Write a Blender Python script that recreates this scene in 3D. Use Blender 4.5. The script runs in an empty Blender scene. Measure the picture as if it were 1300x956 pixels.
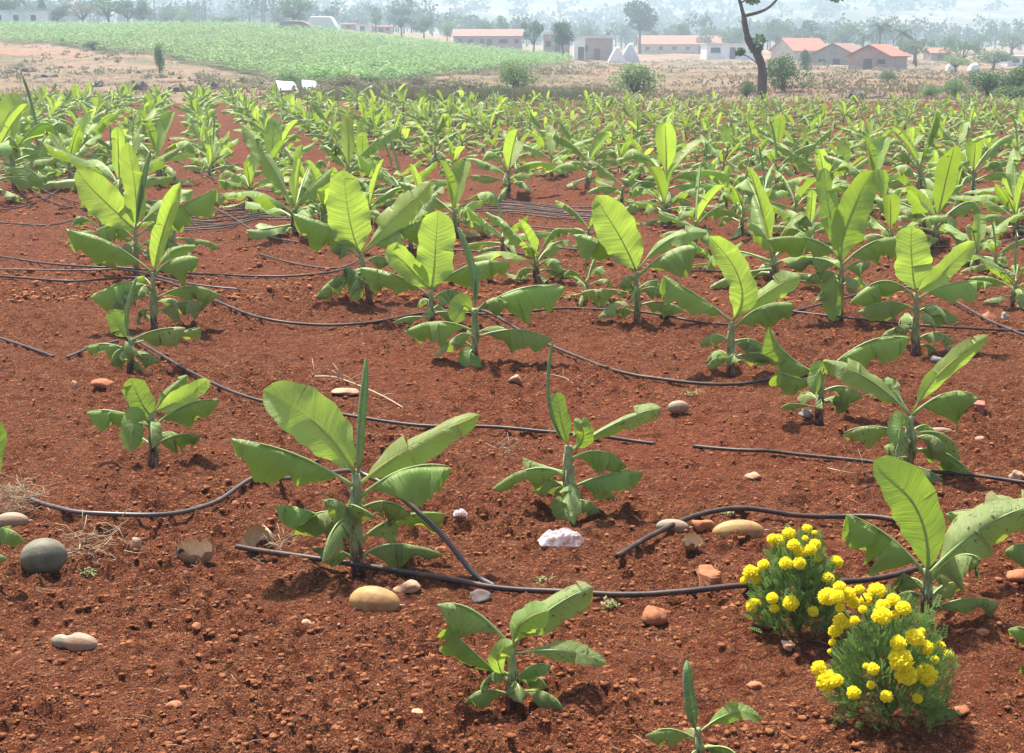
import bpy, math, random
import numpy as np
from mathutils import Vector, Matrix

random.seed(7); rng = np.random.default_rng(7)
S = bpy.context.scene
COL = S.collection
PI = math.pi
F = 1800.0; CX = 650.0; CY = 433.0; PITCH = math.radians(11.7); CAMZ = 2.5
CAM = Vector((0, 0, CAMZ))
FW = Vector((0, math.cos(PITCH), -math.sin(PITCH))); UP = Vector((0, math.sin(PITCH), math.cos(PITCH)))

# ------------------------------------------------------------------ noise
def _hash(ix, iy, seed):
    h = (ix.astype(np.int64) * 374761393 + iy.astype(np.int64) * 668265263 + seed * 144665) & 0xffffffff
    h = ((h ^ (h >> 13)) * 1274126177) & 0xffffffff
    return ((h ^ (h >> 16)) & 0xffff) / 65535.0
def vnoise(x, y, seed=0):
    x = np.asarray(x, float); y = np.asarray(y, float)
    ix = np.floor(x); iy = np.floor(y); fx = x - ix; fy = y - iy
    fx = fx * fx * (3 - 2 * fx); fy = fy * fy * (3 - 2 * fy)
    a = _hash(ix, iy, seed); b = _hash(ix + 1, iy, seed); c = _hash(ix, iy + 1, seed); d = _hash(ix + 1, iy + 1, seed)
    return (a + (b - a) * fx) * (1 - fy) + (c + (d - c) * fx) * fy
def fbm(x, y, oc=4, seed=0, gain=.5):
    s = 0; a = 1; t = 0
    for k in range(oc):
        s = s + a * vnoise(x * 2.03 ** k + 17.3 * k, y * 2.03 ** k - 9.1 * k, seed + k); t += a; a *= gain
    return s / t
def sst(a, b, x):
    t = np.clip((np.asarray(x, float) - a) / (b - a), 0, 1); return t * t * (3 - 2 * t)

# ------------------------------------------------------------------ terrain
def terr(x, y):
    rise = 5.6 * sst(72, 245, y) * (1 - sst(-48, 22, x))
    far = np.maximum(y - 230, 0) * 0.010 * (1 - sst(420, 520, y)) + 2.4 * sst(420, 520, y)
    h = sst(520, 1400, y)
    hill = h * (78 + 34 * (fbm(x / 420 + 3, y / 500, 4, 11) - .5) * 2)
    bank = (fbm(x / 9, y / 9, 4, 5) - .5) * .9 * sst(66, 90, y)
    return rise + far + hill + bank
def und(x, y):
    return ((fbm(x / 1.3, y / 1.3, 3, 21) - .5) * .13 + (vnoise(x / .45, y / .45, 31) - .5) * .035) * (1 - sst(70, 90, y))
def H(x, y): return float(terr(x, y) + und(x, y))

def ray(px, py): return FW + Vector(((px - CX) / F, 0, 0)) + UP * ((CY - py) / F)
def gnd(px, py):
    d = ray(px, py); Y = 3.0
    if d.z < 0 and CAMZ / -d.z * d.y < 58: Y = CAMZ / -d.z * d.y * .88
    while Y < 1500:
        p = CAM + d * (Y / d.y)
        if p.z <= H(p.x, p.y):
            lo = Y / 1.01; hi = Y
            for _ in range(14):
                m = (lo + hi) / 2; p = CAM + d * (m / d.y)
                if p.z <= H(p.x, p.y): hi = m
                else: lo = m
            return CAM + d * (hi / d.y)
        Y *= 1.01
    p = CAM + d * (245 / d.y); p.z = H(p.x, p.y); return p
def atY(px, py, Y): d = ray(px, py); return CAM + d * (Y / d.y)
def onY(px, Y):
    x = (px - CX) / F * (Y * math.cos(PITCH) + .4)   # close enough for far things
    return Vector((x, Y, H(x, Y)))
def pix(p):
    v = p - CAM; zz = v.dot(FW); return (CX + F * v.x / zz, CY - F * v.dot(UP) / zz)

# ------------------------------------------------------------------ materials
def lin(c):
    return tuple(((v / 255) / 12.92 if v / 255 <= .04045 else ((v / 255 + .055) / 1.055) ** 2.4) for v in c)
class NT:
    def __init__(s, name):
        s.m = bpy.data.materials.new(name); s.m.use_nodes = True; s.t = s.m.node_tree; s.t.nodes.clear()
        s.out = s.t.nodes.new('ShaderNodeOutputMaterial')
    def n(s, typ, ins=None, **kw):
        nd = s.t.nodes.new('ShaderNode' + typ)
        for k, v in kw.items(): setattr(nd, k, v)
        for k, v in (ins or {}).items(): s.set(nd, k, v)
        return nd
    def set(s, nd, k, v):
        if isinstance(v, bpy.types.NodeSocket): s.t.links.new(v, nd.inputs[k])
        elif isinstance(v, bpy.types.Node): s.t.links.new(v.outputs[0], nd.inputs[k])
        else:
            if isinstance(v, tuple) and len(v) == 3 and nd.inputs[k].type == 'RGBA': v = v + (1,)
            nd.inputs[k].default_value = v
    def mix(s, f, a, b, bt='MIX'):
        nd = s.n('Mix', data_type='RGBA', blend_type=bt)
        s.set(nd, 0, f); s.set(nd, 6, a); s.set(nd, 7, b); return nd.outputs[2]
    def noise(s, vec, scale, detail=4, rough=.55):
        return s.n('TexNoise', {'Vector': vec, 'Scale': scale, 'Detail': detail, 'Roughness': rough}).outputs[0]
    def ramp(s, f, a, b, c0=(0, 0, 0), c1=(1, 1, 1)):
        nd = s.n('ValToRGB', {0: f}); e = nd.color_ramp.elements
        e[0].position = a; e[0].color = c0 + (1,); e[1].position = b; e[1].color = c1 + (1,); return nd.outputs[0]
    def math(s, op, a, b=0.0):
        nd = s.n('Math', operation=op); s.set(nd, 0, a); s.set(nd, 1, b); return nd.outputs[0]
    def fin(s, sh): s.t.links.new(sh.outputs[0], s.out.inputs[0]); return s.m

def simple(name, c, c2=None, scale=8, rough=.8, bump=.3, bscale=None, spec=.3, objc=True):
    k = NT(name); tc = k.n('TexCoord').outputs[3 if objc else 0]
    n = k.noise(tc, scale, 6, .65)
    col = k.mix(k.ramp(n, .35, .65), c, c2 or tuple(v * .6 for v in c))
    bs = k.n('Bump', {'Strength': bump, 'Distance': .01, 'Height': k.noise(tc, bscale or scale * 3, 6, .7)})
    return k.fin(k.n('BsdfPrincipled', {'Base Color': col, 'Roughness': rough, 'Specular IOR Level': spec, 'Normal': bs}))

def leafmat(name, up, dn, tr, tfac, veinc, rough=.45, spot=0.0, yed=0.3):
    k = NT(name); uv = k.n('TexCoord').outputs[2]; sep = k.n('SeparateXYZ', {0: uv})
    u, v = sep.outputs[0], sep.outputs[1]
    va = k.math('ABSOLUTE', k.math('SUBTRACT', v, .5))
    rp_ = None
    oi = k.n('ObjectInfo').outputs['Random']
    w = k.math('ADD', k.math('MULTIPLY', u, 34.0), k.math('MULTIPLY', va, -7.0))
    comb = k.n('CombineXYZ', {0: w, 1: k.math('MULTIPLY', va, 1.2), 2: k.math('MULTIPLY', oi, 30.0)})
    veins = k.noise(comb, 2.2, 4, .7)
    rip = k.noise(comb, .42, 2, .5)
    big = k.noise(k.n('CombineXYZ', {0: k.math('MULTIPLY', u, 3.0), 1: v, 2: k.math('MULTIPLY', oi, 50.0)}), 1.5, 3)
    geo = k.n('NewGeometry')
    base = k.mix(geo.outputs['Backfacing'], up, dn)
    base = k.mix(k.ramp(veins, .38, .62), base, k.mix(.5, base, veinc), 'MIX')
    hs = k.n('HueSaturation', {'Color': base, 'Hue': k.math('ADD', .485, k.math('MULTIPLY', oi, .03)),
                               'Value': k.math('ADD', .46, k.math('MULTIPLY', k.math('ADD', k.math('ADD', big, k.math('MULTIPLY', oi, .8)), rip), .40))}).outputs[0]
    edge = k.math('MULTIPLY', k.ramp(va, .44, .5), yed)
    hs = k.mix(edge, hs, (.30, .30, .04))
    rib = k.ramp(va, .0, .022, (1, 1, 1), (0, 0, 0))
    hs = k.mix(rib, hs, veinc)
    trc = k.mix(k.ramp(veins, .3, .7), tr, tuple(c * .8 for c in tr))
    if spot > 0:
        sp = k.noise(k.n('CombineXYZ', {0: k.math('MULTIPLY', u, 2.0), 1: k.math('MULTIPLY', v, 1.0), 2: k.math('MULTIPLY', oi, 90.0)}), 9, 4, .6)
        sf = k.math('MULTIPLY', k.ramp(sp, .61, .67), spot)
        hs = k.mix(sf, hs, (.09, .045, .02)); trc = k.mix(sf, trc, (.05, .025, .01))
    if yed > .6:
        tipn = k.noise(k.n('CombineXYZ', {0: k.math('MULTIPLY', u, 3.0), 1: k.math('MULTIPLY', v, 6.0), 2: k.math('MULTIPLY', oi, 70.0)}), 2.0, 3)
        tf = k.ramp(k.math('ADD', k.math('ADD', k.math('MULTIPLY', u, .55), k.math('MULTIPLY', va, .45)), k.math('MULTIPLY', tipn, .55)), .90, .98)
        hs = k.mix(tf, hs, (.30, .19, .09))
    bmp = k.n('Bump', {'Strength': .9, 'Distance': .03, 'Height': k.math('ADD', k.math('MULTIPLY', rip, .45), k.math('MULTIPLY', veins, .30))})
    pb = k.n('BsdfPrincipled', {'Base Color': hs, 'Roughness': rough, 'Specular IOR Level': .26, 'Normal': bmp})
    tb = k.n('BsdfTranslucent', {'Color': trc, 'Normal': bmp})
    return k.fin(k.n('MixShader', {0: tfac, 1: pb, 2: tb}))

M = {}
M['leaf_y'] = leafmat('young_leaf', (.22, .38, .07), (.25, .38, .12), (.48, .68, .07), .48, (.55, .58, .16), .36, 0, 0)
M['leaf_m'] = leafmat('banana_leaf', (.145, .30, .035), (.23, .35, .085), (.38, .56, .04), .36, (.36, .44, .15), .33, .0, .45)
M['leaf_o'] = leafmat('old_banana_leaf', (.18, .31, .05), (.27, .36, .11), (.42, .54, .06), .36, (.36, .42, .20), .36, .9, .9)
M['leaf_r'] = leafmat('rolled_leaf', (.20, .34, .14), (.24, .36, .18), (.3, .45, .1), .2, (.3, .42, .2), .45, 0, 0)
def m_rib():
    k = NT('leaf_midrib'); tc = k.n('TexCoord').outputs[3]
    c = k.mix(k.noise(tc, 9), (.36, .46, .16), (.26, .38, .11))
    return k.fin(k.n('BsdfPrincipled', {'Base Color': c, 'Roughness': .4, 'Subsurface Weight': 0}))
M['rib'] = m_rib()
def m_riby():
    k = NT('young_midrib')
    return k.fin(k.n('MixShader', {0: .45, 1: k.n('BsdfPrincipled', {'Base Color': (.48, .52, .18), 'Roughness': .4}), 2: k.n('BsdfTranslucent', {'Color': (.8, .78, .2)})}))
M['rib_y'] = m_riby()
def m_stem():
    k = NT('pseudostem'); tc = k.n('TexCoord').outputs[3]; z = k.n('SeparateXYZ', {0: tc}).outputs[2]
    mp = k.n('Mapping', {'Vector': tc, 'Scale': (1, 1, .25)})
    n = k.noise(mp, 38, 5, .7)
    g = k.mix(k.ramp(n, .4, .6), (.34, .40, .17), (.17, .22, .08))
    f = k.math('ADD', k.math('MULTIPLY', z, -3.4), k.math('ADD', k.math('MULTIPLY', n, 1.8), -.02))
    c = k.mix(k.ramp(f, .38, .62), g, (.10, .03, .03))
    c = k.mix(k.ramp(k.noise(mp, 55, 4, .7), .52, .60), c, (.30, .2, .12))
    b = k.n('Bump', {'Strength': .6, 'Distance': .006, 'Height': n})
    return k.fin(k.n('BsdfPrincipled', {'Base Color': c, 'Roughness': .5, 'Normal': b}))
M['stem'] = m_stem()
def m_ground():
    k = NT('ground'); g = k.n('NewGeometry').outputs['Position']
    at = k.n('VertexColor', layer_name='zone'); sp = k.n('SeparateColor', {0: at.outputs[0]})
    soil, crop, hill = sp.outputs[0], sp.outputs[1], sp.outputs[2]
    n1 = k.noise(g, .55, 5, .6); n2 = k.noise(g, 5, 8, .7); n3 = k.noise(g, 30, 6, .75); n4 = k.noise(g, 110, 4, .7)
    wv = k.n('VectorMath', {0: g, 1: k.n('VectorMath', {0: k.n('TexNoise', {'Vector': g, 'Scale': 24.0, 'Detail': 3}).outputs[1], 1: (.05, .05, .05)}, operation='MULTIPLY')}, operation='ADD')
    v1 = k.n('TexVoronoi', {'Vector': wv, 'Scale': 26.0}); v2 = k.n('TexVoronoi', {'Vector': wv, 'Scale': 62.0})
    c1 = k.n('SeparateColor', {0: v1.outputs['Color']}).outputs[0]; c2 = k.n('SeparateColor', {0: v2.outputs['Color']}).outputs[0]
    c = k.mix(k.ramp(n1, .35, .65), (.44, .135, .046), (.58, .235, .095))
    c = k.mix(k.ramp(n2, .38, .60), c, (.29, .070, .024))
    c = k.mix(k.math('MULTIPLY', k.ramp(c1, .50, .80), .6), c, (.60, .285, .135))
    c = k.mix(k.math('MULTIPLY', k.ramp(c2, .5, .95), .6), c, (.60, .31, .16))
    c = k.mix(k.math('MULTIPLY', k.ramp(c2, .40, .10), .55), c, (.15, .036, .014))
    c = k.mix(k.math('MULTIPLY', k.ramp(n3, .52, .64), .6), c, (.58, .29, .15))
    c = k.mix(k.math('MULTIPLY', k.ramp(n4, .44, .32), .8), c, (.10, .026, .012))  # crevice shade painted into the soil colour by fine noise
    c = k.mix(k.math('MULTIPLY', k.ramp(k.noise(g, .16, 4), .5, .62), .35), c, (.27, .066, .028))
    d1 = k.noise(g, .035, 6, .65); d2 = k.noise(g, .35, 8, .7); d3 = k.noise(g, 2.6, 5, .7)
    dry = k.mix(k.ramp(d1, .40, .60), (.36, .235, .155), (.25, .19, .11))
    dry = k.mix(k.math('MULTIPLY', k.ramp(d2, .50, .62), .85), dry, (.155, .115, .085))
    dry = k.mix(k.math('MULTIPLY', k.ramp(d3, .50, .66), .55), dry, (.47, .35, .26))
    road = k.ramp(k.noise(k.n('Mapping', {'Vector': g, 'Scale': (.006, .06, 1)}), 1.3, 3), .54, .60)
    dry = k.mix(k.math('MULTIPLY', road, .55), dry, (.42, .20, .12))
    dry = k.mix(k.math('MULTIPLY', k.ramp(k.noise(g, .09, 5), .50, .60), .6), dry, (.14, .15, .07))
    hl = k.mix(k.ramp(k.noise(g, .012, 7, .7), .40, .62), (.06, .085, .04), (.30, .25, .16))
    hl = k.mix(k.math('MULTIPLY', k.ramp(k.noise(g, .035, 6, .8), .56, .62), .8), hl, (.45, .40, .30))
    hl = k.mix(k.ramp(k.noise(g, .09, 5, .8), .45, .6), hl, k.mix(.6, hl, (.05, .075, .035)))
    c = k.mix(soil, dry, c); c = k.mix(crop, c, (.16, .15, .07)); c = k.mix(hill, c, hl)
    bh = k.math('ADD', k.math('MULTIPLY', n3, .8), k.math('MULTIPLY', n4, .35))
    bh = k.math('ADD', bh, k.math('MULTIPLY', k.math('SUBTRACT', 1.0, v1.outputs['Distance']), k.math('MULTIPLY', c1, .9)))
    bh = k.math('ADD', bh, k.math('MULTIPLY', k.math('SUBTRACT', 1.0, v2.outputs['Distance']), k.math('MULTIPLY', c2, .45)))
    bh = k.math('ADD', bh, k.math('MULTIPLY', k.noise(g, 9, 5, .7), 1.6))
    b = k.n('Bump', {'Strength': 1.0, 'Distance': .06, 'Height': bh})
    return k.fin(k.n('BsdfPrincipled', {'Base Color': c, 'Roughness': .95, 'Specular IOR Level': .1, 'Normal': b}))
M['ground'] = m_ground()
def m_soil(name, a, b_):
    k = NT(name); g = k.n('NewGeometry').outputs['Position']
    c = k.mix(k.ramp(k.noise(g, 9, 4), .4, .6), a, b_)
    c = k.mix(k.math('MULTIPLY', k.ramp(k.noise(g, 60, 4), .5, .65), .6), c, tuple(v * 1.4 for v in a))
    b = k.n('Bump', {'Strength': 1.0, 'Distance': .03, 'Height': k.noise(g, 60, 5, .75)})
    return k.fin(k.n('BsdfPrincipled', {'Base Color': c, 'Roughness': .95, 'Specular IOR Level': .1, 'Normal': b}))
M['clod'] = m_soil('soil_clod', (.48, .195, .088), (.34, .108, .044))
M['pebble'] = simple('pebble', (.50, .27, .19), (.40, .17, .11), 5, .85)
M['straw'] = simple('dry_straw', (.50, .38, .25), (.34, .24, .15), 6, .8)
M['weed'] = simple('weed', (.16, .21, .07), (.22, .24, .09), 6, .7)
M['drygrass'] = simple('dry_grass', (.38, .29, .19), (.27, .23, .13), .6, .8, objc=False)
M['hose'] = simple('black_pipe', (.022, .021, .023), (.10, .055, .038), 10, .48, .12, 40, .3)
M['hose_dusty'] = simple('dusty_pipe', (.10, .07, .06), (.055, .05, .05), 7, .42, .12, 40, .5)
M['hole'] = simple('pipe_inside', (.01, .01, .01), None, 5, .9)
M['crop'] = leafmat('crop_leaf', (.13, .23, .075), (.15, .25, .10), (.2, .4, .07), .3, (.2, .3, .1))
def folmat(name, a, b_, t=.25, sc=1.2):
    k = NT(name); g = k.n('NewGeometry').outputs['Position']
    c = k.mix(k.ramp(k.noise(g, sc, 3, .7), .38, .62), a, b_)
    return k.fin(k.n('MixShader', {0: t, 1: k.n('BsdfPrincipled', {'Base Color': c, 'Roughness': .6, 'Specular IOR Level': .3}),
                                   2: k.n('BsdfTranslucent', {'Color': k.mix(.5, c, tuple(min(1, v * 2.2) for v in a))})}))
M['fol_d'] = folmat('dark_foliage', (.045, .085, .032), (.075, .12, .042))
M['fol_m'] = folmat('mid_foliage', (.075, .14, .045), (.11, .17, .06))
M['fol_l'] = folmat('light_foliage', (.14, .23, .075), (.18, .25, .09), .3)
M['fol_dry'] = folmat('dry_foliage', (.20, .17, .10), (.13, .13, .065), .2)
M['fol_scrub'] = folmat('scrub_foliage', (.17, .17, .085), (.22, .17, .11), .2, .4)
M['fol_palm'] = folmat('palm_foliage', (.07, .11, .045), (.10, .14, .06))
M['cropf'] = folmat('crop_foliage', (.10, .21, .040), (.20, .31, .080), .3, .45)
M['mari'] = folmat('marigold_foliage', (.11, .19, .045), (.18, .27, .08), .35, 30)
M['bark'] = simple('bark', (.15, .105, .085), (.085, .06, .05), 3, .9, .8, 9)
M['mstalk'] = simple('marigold_stalk', (.16, .25, .07), None, 9, .6)
def m_flower():
    k = NT('marigold_petals'); g = k.n('NewGeometry').outputs['Position']
    c = k.mix(k.ramp(k.noise(g, 130, 3), .4, .6), (.95, .86, .045), (.95, .76, .02))
    return k.fin(k.n('MixShader', {0: .45, 1: k.n('BsdfPrincipled', {'Base Color': c, 'Roughness': .6, 'Specular IOR Level': .2}),
                                   2: k.n('BsdfTranslucent', {'Color': (.98, .92, .08)})}))
M['petal'] = m_flower()
M['rooft'] = simple('red_tile_roof', (.42, .17, .10), (.33, .13, .085), 1.5, .85, .8, 6)
M['roofb'] = simple('brown_tile_roof', (.33, .17, .12), (.20, .13, .10), 1.5, .85, .8, 6)
M['roofw'] = simple('pale_sheet_roof', (.62, .62, .58), (.5, .5, .46), 1.5, .6)
M['w_white'] = simple('whitewash', (.84, .85, .84), (.62, .60, .56), .5, .85)
M['w_cream'] = simple('cream_plaster', (.58, .48, .34), (.48, .38, .27), 1.2, .85)
M['w_pink'] = simple('pinkish_plaster', (.42, .29, .25), (.32, .23, .19), 1.2, .85)
M['w_grey'] = simple('weathered_plaster', (.40, .36, .30), (.28, .26, .22), 1.0, .9)
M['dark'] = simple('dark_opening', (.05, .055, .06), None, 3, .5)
M['wood'] = simple('worn_wood', (.16, .10, .07), None, 3, .8)
M['tarp_w'] = simple('white_tarp', (.78, .80, .80), (.68, .70, .72), 2, .55, .5, 5)
M['tarp_g'] = simple('grey_sheet', (.45, .48, .52), (.6, .63, .66), 2, .5, .5, 5)
M['thatch'] = simple('brown_thatch', (.30, .20, .15), (.20, .13, .10), 2, .95, .8, 8)
M['concrete'] = simple('concrete', (.38, .37, .35), None, 2, .9)
M['gourd'] = simple('gourd_skin', (.22, .19, .13), (.10, .10, .07), 6, .6, .4, 40)
M['gourd_g'] = simple('grey_gourd_skin', (.29, .27, .19), (.32, .15, .08), 9, .6, .5, 30)
M['gourd_y'] = simple('yellow_gourd_skin', (.46, .31, .11), (.30, .12, .05), 8, .6, .4, 30)
M['flesh'] = simple('dried_gourd_flesh', (.62, .46, .30), (.48, .32, .2), 20, .8, .6, 60)
M['st_red'] = simple('red_stone', (.42, .17, .085), (.30, .10, .045), 9, .95, 1.0, 22)
M['st_pale'] = simple('pale_stone', (.50, .33, .22), (.36, .17, .09), 9, .95, 1.0, 22)
M['st_grey'] = simple('grey_stone', (.24, .23, .22), (.33, .27, .24), 9, .95, 1.0, 22)
M['st_dark'] = simple('dark_rock', (.11, .09, .085), (.18, .14, .12), 3, .9, .8, 6)
M['brick'] = simple('brick', (.38, .15, .10), (.30, .11, .07), 14, .9, .6, 40)
def m_bag():
    k = NT('plastic_film'); tc = k.n('TexCoord').outputs[3]
    b = k.n('Bump', {'Strength': .8, 'Distance': .01, 'Height': k.noise(tc, 30, 5, .7)})
    p = k.n('BsdfPrincipled', {'Base Color': (.86, .78, .80), 'Roughness': .22, 'Specular IOR Level': .6, 'Normal': b})
    t = k.n('BsdfTranslucent', {'Color': (.85, .75, .76)}); tp = k.n('BsdfTransparent', {'Color': (1, .96, .96)})
    a = k.n('MixShader', {0: .4, 1: p, 2: t})
    return k.fin(k.n('MixShader', {0: k.math('MULTIPLY', k.ramp(k.noise(tc, 14, 3), .38, .60), .7), 1: a, 2: tp}))
M['bag'] = m_bag()

# ------------------------------------------------------------------ mesh helpers
class MB:
    def __init__(s): s.v = []; s.f = []; s.uv = []; s.mi = []
    def add(s, vs, fs, uv=None, mi=0):
        o = len(s.v); s.v.extend([tuple(p) for p in vs]); s.uv.extend(uv if uv else [(0, 0)] * len(vs))
        s.f.extend([tuple(i + o for i in f) for f in fs]); s.mi.extend([mi] * len(fs))
    def tube(s, pts, rad, n=8, mi=0, cap=True, jit=0):
        pts = [Vector(p) for p in pts]; rad = rad if isinstance(rad, (list, tuple)) else [rad] * len(pts)
        ref = Vector((0, 0, 1)) if abs((pts[-1] - pts[0]).normalized().z) < .8 else Vector((1, 0, 0))
        vs = []; uv = []
        for i, p in enumerate(pts):
            t = (pts[min(i + 1, len(pts) - 1)] - pts[max(i - 1, 0)]).normalized()
            a = t.cross(ref).normalized(); b = t.cross(a)
            for k in range(n):
                an = 2 * PI * k / n; r = rad[i] * (1 + random.uniform(-jit, jit))
                vs.append(p + a * math.cos(an) * r + b * math.sin(an) * r); uv.append((i / len(pts), k / n))
        fs = [(i * n + k, i * n + (k + 1) % n, (i + 1) * n + (k + 1) % n, (i + 1) * n + k) for i in range(len(pts) - 1) for k in range(n)]
        if cap: fs += [tuple(range(n - 1, -1, -1)), tuple((len(pts) - 1) * n + k for k in range(n))]
        s.add(vs, fs, uv, mi)
    def box(s, lo, hi, mi=0, M_=None):
        (a, b, c), (d, e, f) = lo, hi
        vs = [Vector(q) for q in [(a, b, c), (d, b, c), (d, e, c), (a, e, c), (a, b, f), (d, b, f), (d, e, f), (a, e, f)]]
        if M_: vs = [M_ @ v for v in vs]
        s.add(vs, [(0, 3, 2, 1), (4, 5, 6, 7), (0, 1, 5, 4), (1, 2, 6, 5), (2, 3, 7, 6), (3, 0, 4, 7)], None, mi)
    def build(s, name, mats, parent=None, smooth=True, loc=None):
        me = bpy.data.meshes.new(name); me.from_pydata(s.v, [], s.f); me.update()
        if not isinstance(mats, (list, tuple)): mats = [mats]
        for m in mats: me.materials.append(m)
        uvl = me.uv_layers.new(name='UVMap')
        li = np.empty(len(me.loops), np.int32); me.loops.foreach_get('vertex_index', li)
        uvl.data.foreach_set('uv', np.array(s.uv, float)[li].ravel())
        me.polygons.foreach_set('material_index', s.mi)
        if smooth: me.polygons.foreach_set('use_smooth', [True] * len(me.polygons))
        o = bpy.data.objects.new(name, me); COL.objects.link(o)
        if parent: o.parent = parent
        if loc is not None: o.location = loc
        return o
def tag(o, label=None, cat=None, group=None, kind=None):
    if label: o['label'] = label
    if cat: o['category'] = cat
    if group: o['group'] = group
    if kind: o['kind'] = kind
    return o
def empty(name, loc, label, cat, group=None, rz=0):
    o = bpy.data.objects.new(name, None); COL.objects.link(o); o.location = loc; o.rotation_euler = (0, 0, rz); o.empty_display_size = .1
    return tag(o, label, cat, group)
KIDS = {}
def copy_tree(o, loc, rz, sc, label, group=None):
    r = o.copy(); COL.objects.link(r); r.location = loc; r.rotation_euler = (0, 0, rz); r.scale = (sc, sc, sc); r['label'] = label
    if group: r['group'] = group
    elif 'group' in r: del r['group']
    for c in KIDS[o.name]:
        d = c.copy(); COL.objects.link(d); d.parent = r
    return r

# ------------------------------------------------------------------ ground sheet
cropPix = [(-60, 50), (60, 56), (200, 72), (270, 86), (330, 97), (400, 108), (470, 108), (560, 97), (640, 90), (690, 84), (728, 78)]
CROP = [gnd(*p).to_2d() for p in cropPix] + [Vector((9, 242)), Vector((-30, 248)), Vector((-110, 252))]
def inpoly(x, y, poly):
    x = np.asarray(x); y = np.asarray(y); c = np.zeros(x.shape, bool); n = len(poly)
    for i in range(n):
        x1, y1 = poly[i]; x2, y2 = poly[i - 1]
        c ^= ((y1 > y) != (y2 > y)) & (x < (x2 - x1) * (y - y1) / ((y2 - y1) + 1e-9) + x1)
    return c
PITS = []
def make_ground():
    nc = 860
    ang = np.linspace(-math.radians(42), math.radians(42), nc)
    rs = [3.0]
    while rs[-1] < 1700:
        r = rs[-1]; k = .0022 if r < 16 else (.0045 if r < 40 else (.009 if r < 300 else .016)); rs.append(r * (1 + k))
    rs = np.array(rs); R, A = np.meshgrid(rs, ang, indexing='ij')
    X = R * np.sin(A); Y = R * np.cos(A) - .6
    near = 1 - sst(14, 45, R)
    Z = terr(X, Y) + und(X, Y)
    wx = X + .05 * fbm(X * 5, Y * 5, 2, 91); wy = Y + .05 * fbm(X * 5 + 40, Y * 5, 2, 92)
    b1 = np.abs(fbm(wx / .16, wy / .16, 3, 41) - .5) * 2
    b2 = fbm(wx / .07, wy / .07, 3, 51); b2 = np.maximum(b2 - .50, 0)
    patch = sst(.40, .62, fbm(X / .9, Y / .9, 3, 61))
    soil = (1 - sst(66, 70, Y + (fbm(X / 4, Y / 4, 3, 71) - .5) * 5 + np.where(X > 0, 0, 1.5)))
    Z += soil * ((b1 - .25) * .048 * (.8 + .6 * patch) + b2 * .12 * (.7 + .6 * patch) + (fbm(X / .035, Y / .035, 2, 81) - .5) * .020 * near)
    for (px_, py_, pr, pd) in PITS:
        d2 = ((X - px_) ** 2 + (Y - py_) ** 2) / pr ** 2
        Z += -pd * np.exp(-d2 * 2.2) + pd * .5 * np.exp(-((np.sqrt(d2) - 1.25) ** 2) * 9)
    crop = inpoly(X, Y, [tuple(p) for p in CROP]).astype(float)
    hill = sst(440, 560, Y)
    n = X.size; nr = len(rs)
    me = bpy.data.meshes.new('ground'); me.vertices.add(n)
    me.vertices.foreach_set('co', np.stack([X, Y, Z], -1).ravel().astype(np.float32))
    i = np.arange((nr - 1) * (nc - 1)); a = (i // (nc - 1)) * nc + i % (nc - 1)
    q = np.stack([a, a + 1, a + nc + 1, a + nc], -1)
    me.loops.add(q.size); me.loops.foreach_set('vertex_index', q.ravel().astype(np.int32))
    me.polygons.add(len(q)); me.polygons.foreach_set('loop_start', (np.arange(len(q)) * 4).astype(np.int32))
    me.polygons.foreach_set('loop_total', np.full(len(q), 4, np.int32)); me.polygons.foreach_set('use_smooth', np.ones(len(q), bool))
    me.update(calc_edges=True)
    ca = me.color_attributes.new('zone', 'FLOAT_COLOR', 'POINT')
    ca.data.foreach_set('color', np.stack([soil, crop, hill, np.ones_like(X)], -1).ravel().astype(np.float32))
    me.materials.append(M['ground'])
    o = bpy.data.objects.new('ground', me); COL.objects.link(o); tag(o, kind='structure')
    # fast lookup of the detailed height for near things
    def look(x, y):
        r = np.hypot(x, np.asarray(y) + .6); an = np.arctan2(x, np.asarray(y) + .6)
        ri = np.minimum(np.searchsorted(rs, r), nr - 1); ai = np.clip(np.rint((an - ang[0]) / (ang[1] - ang[0])).astype(int), 0, nc - 1)
        z = Z[ri, ai]; return float(z) if np.ndim(x) == 0 else z
    return look

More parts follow.
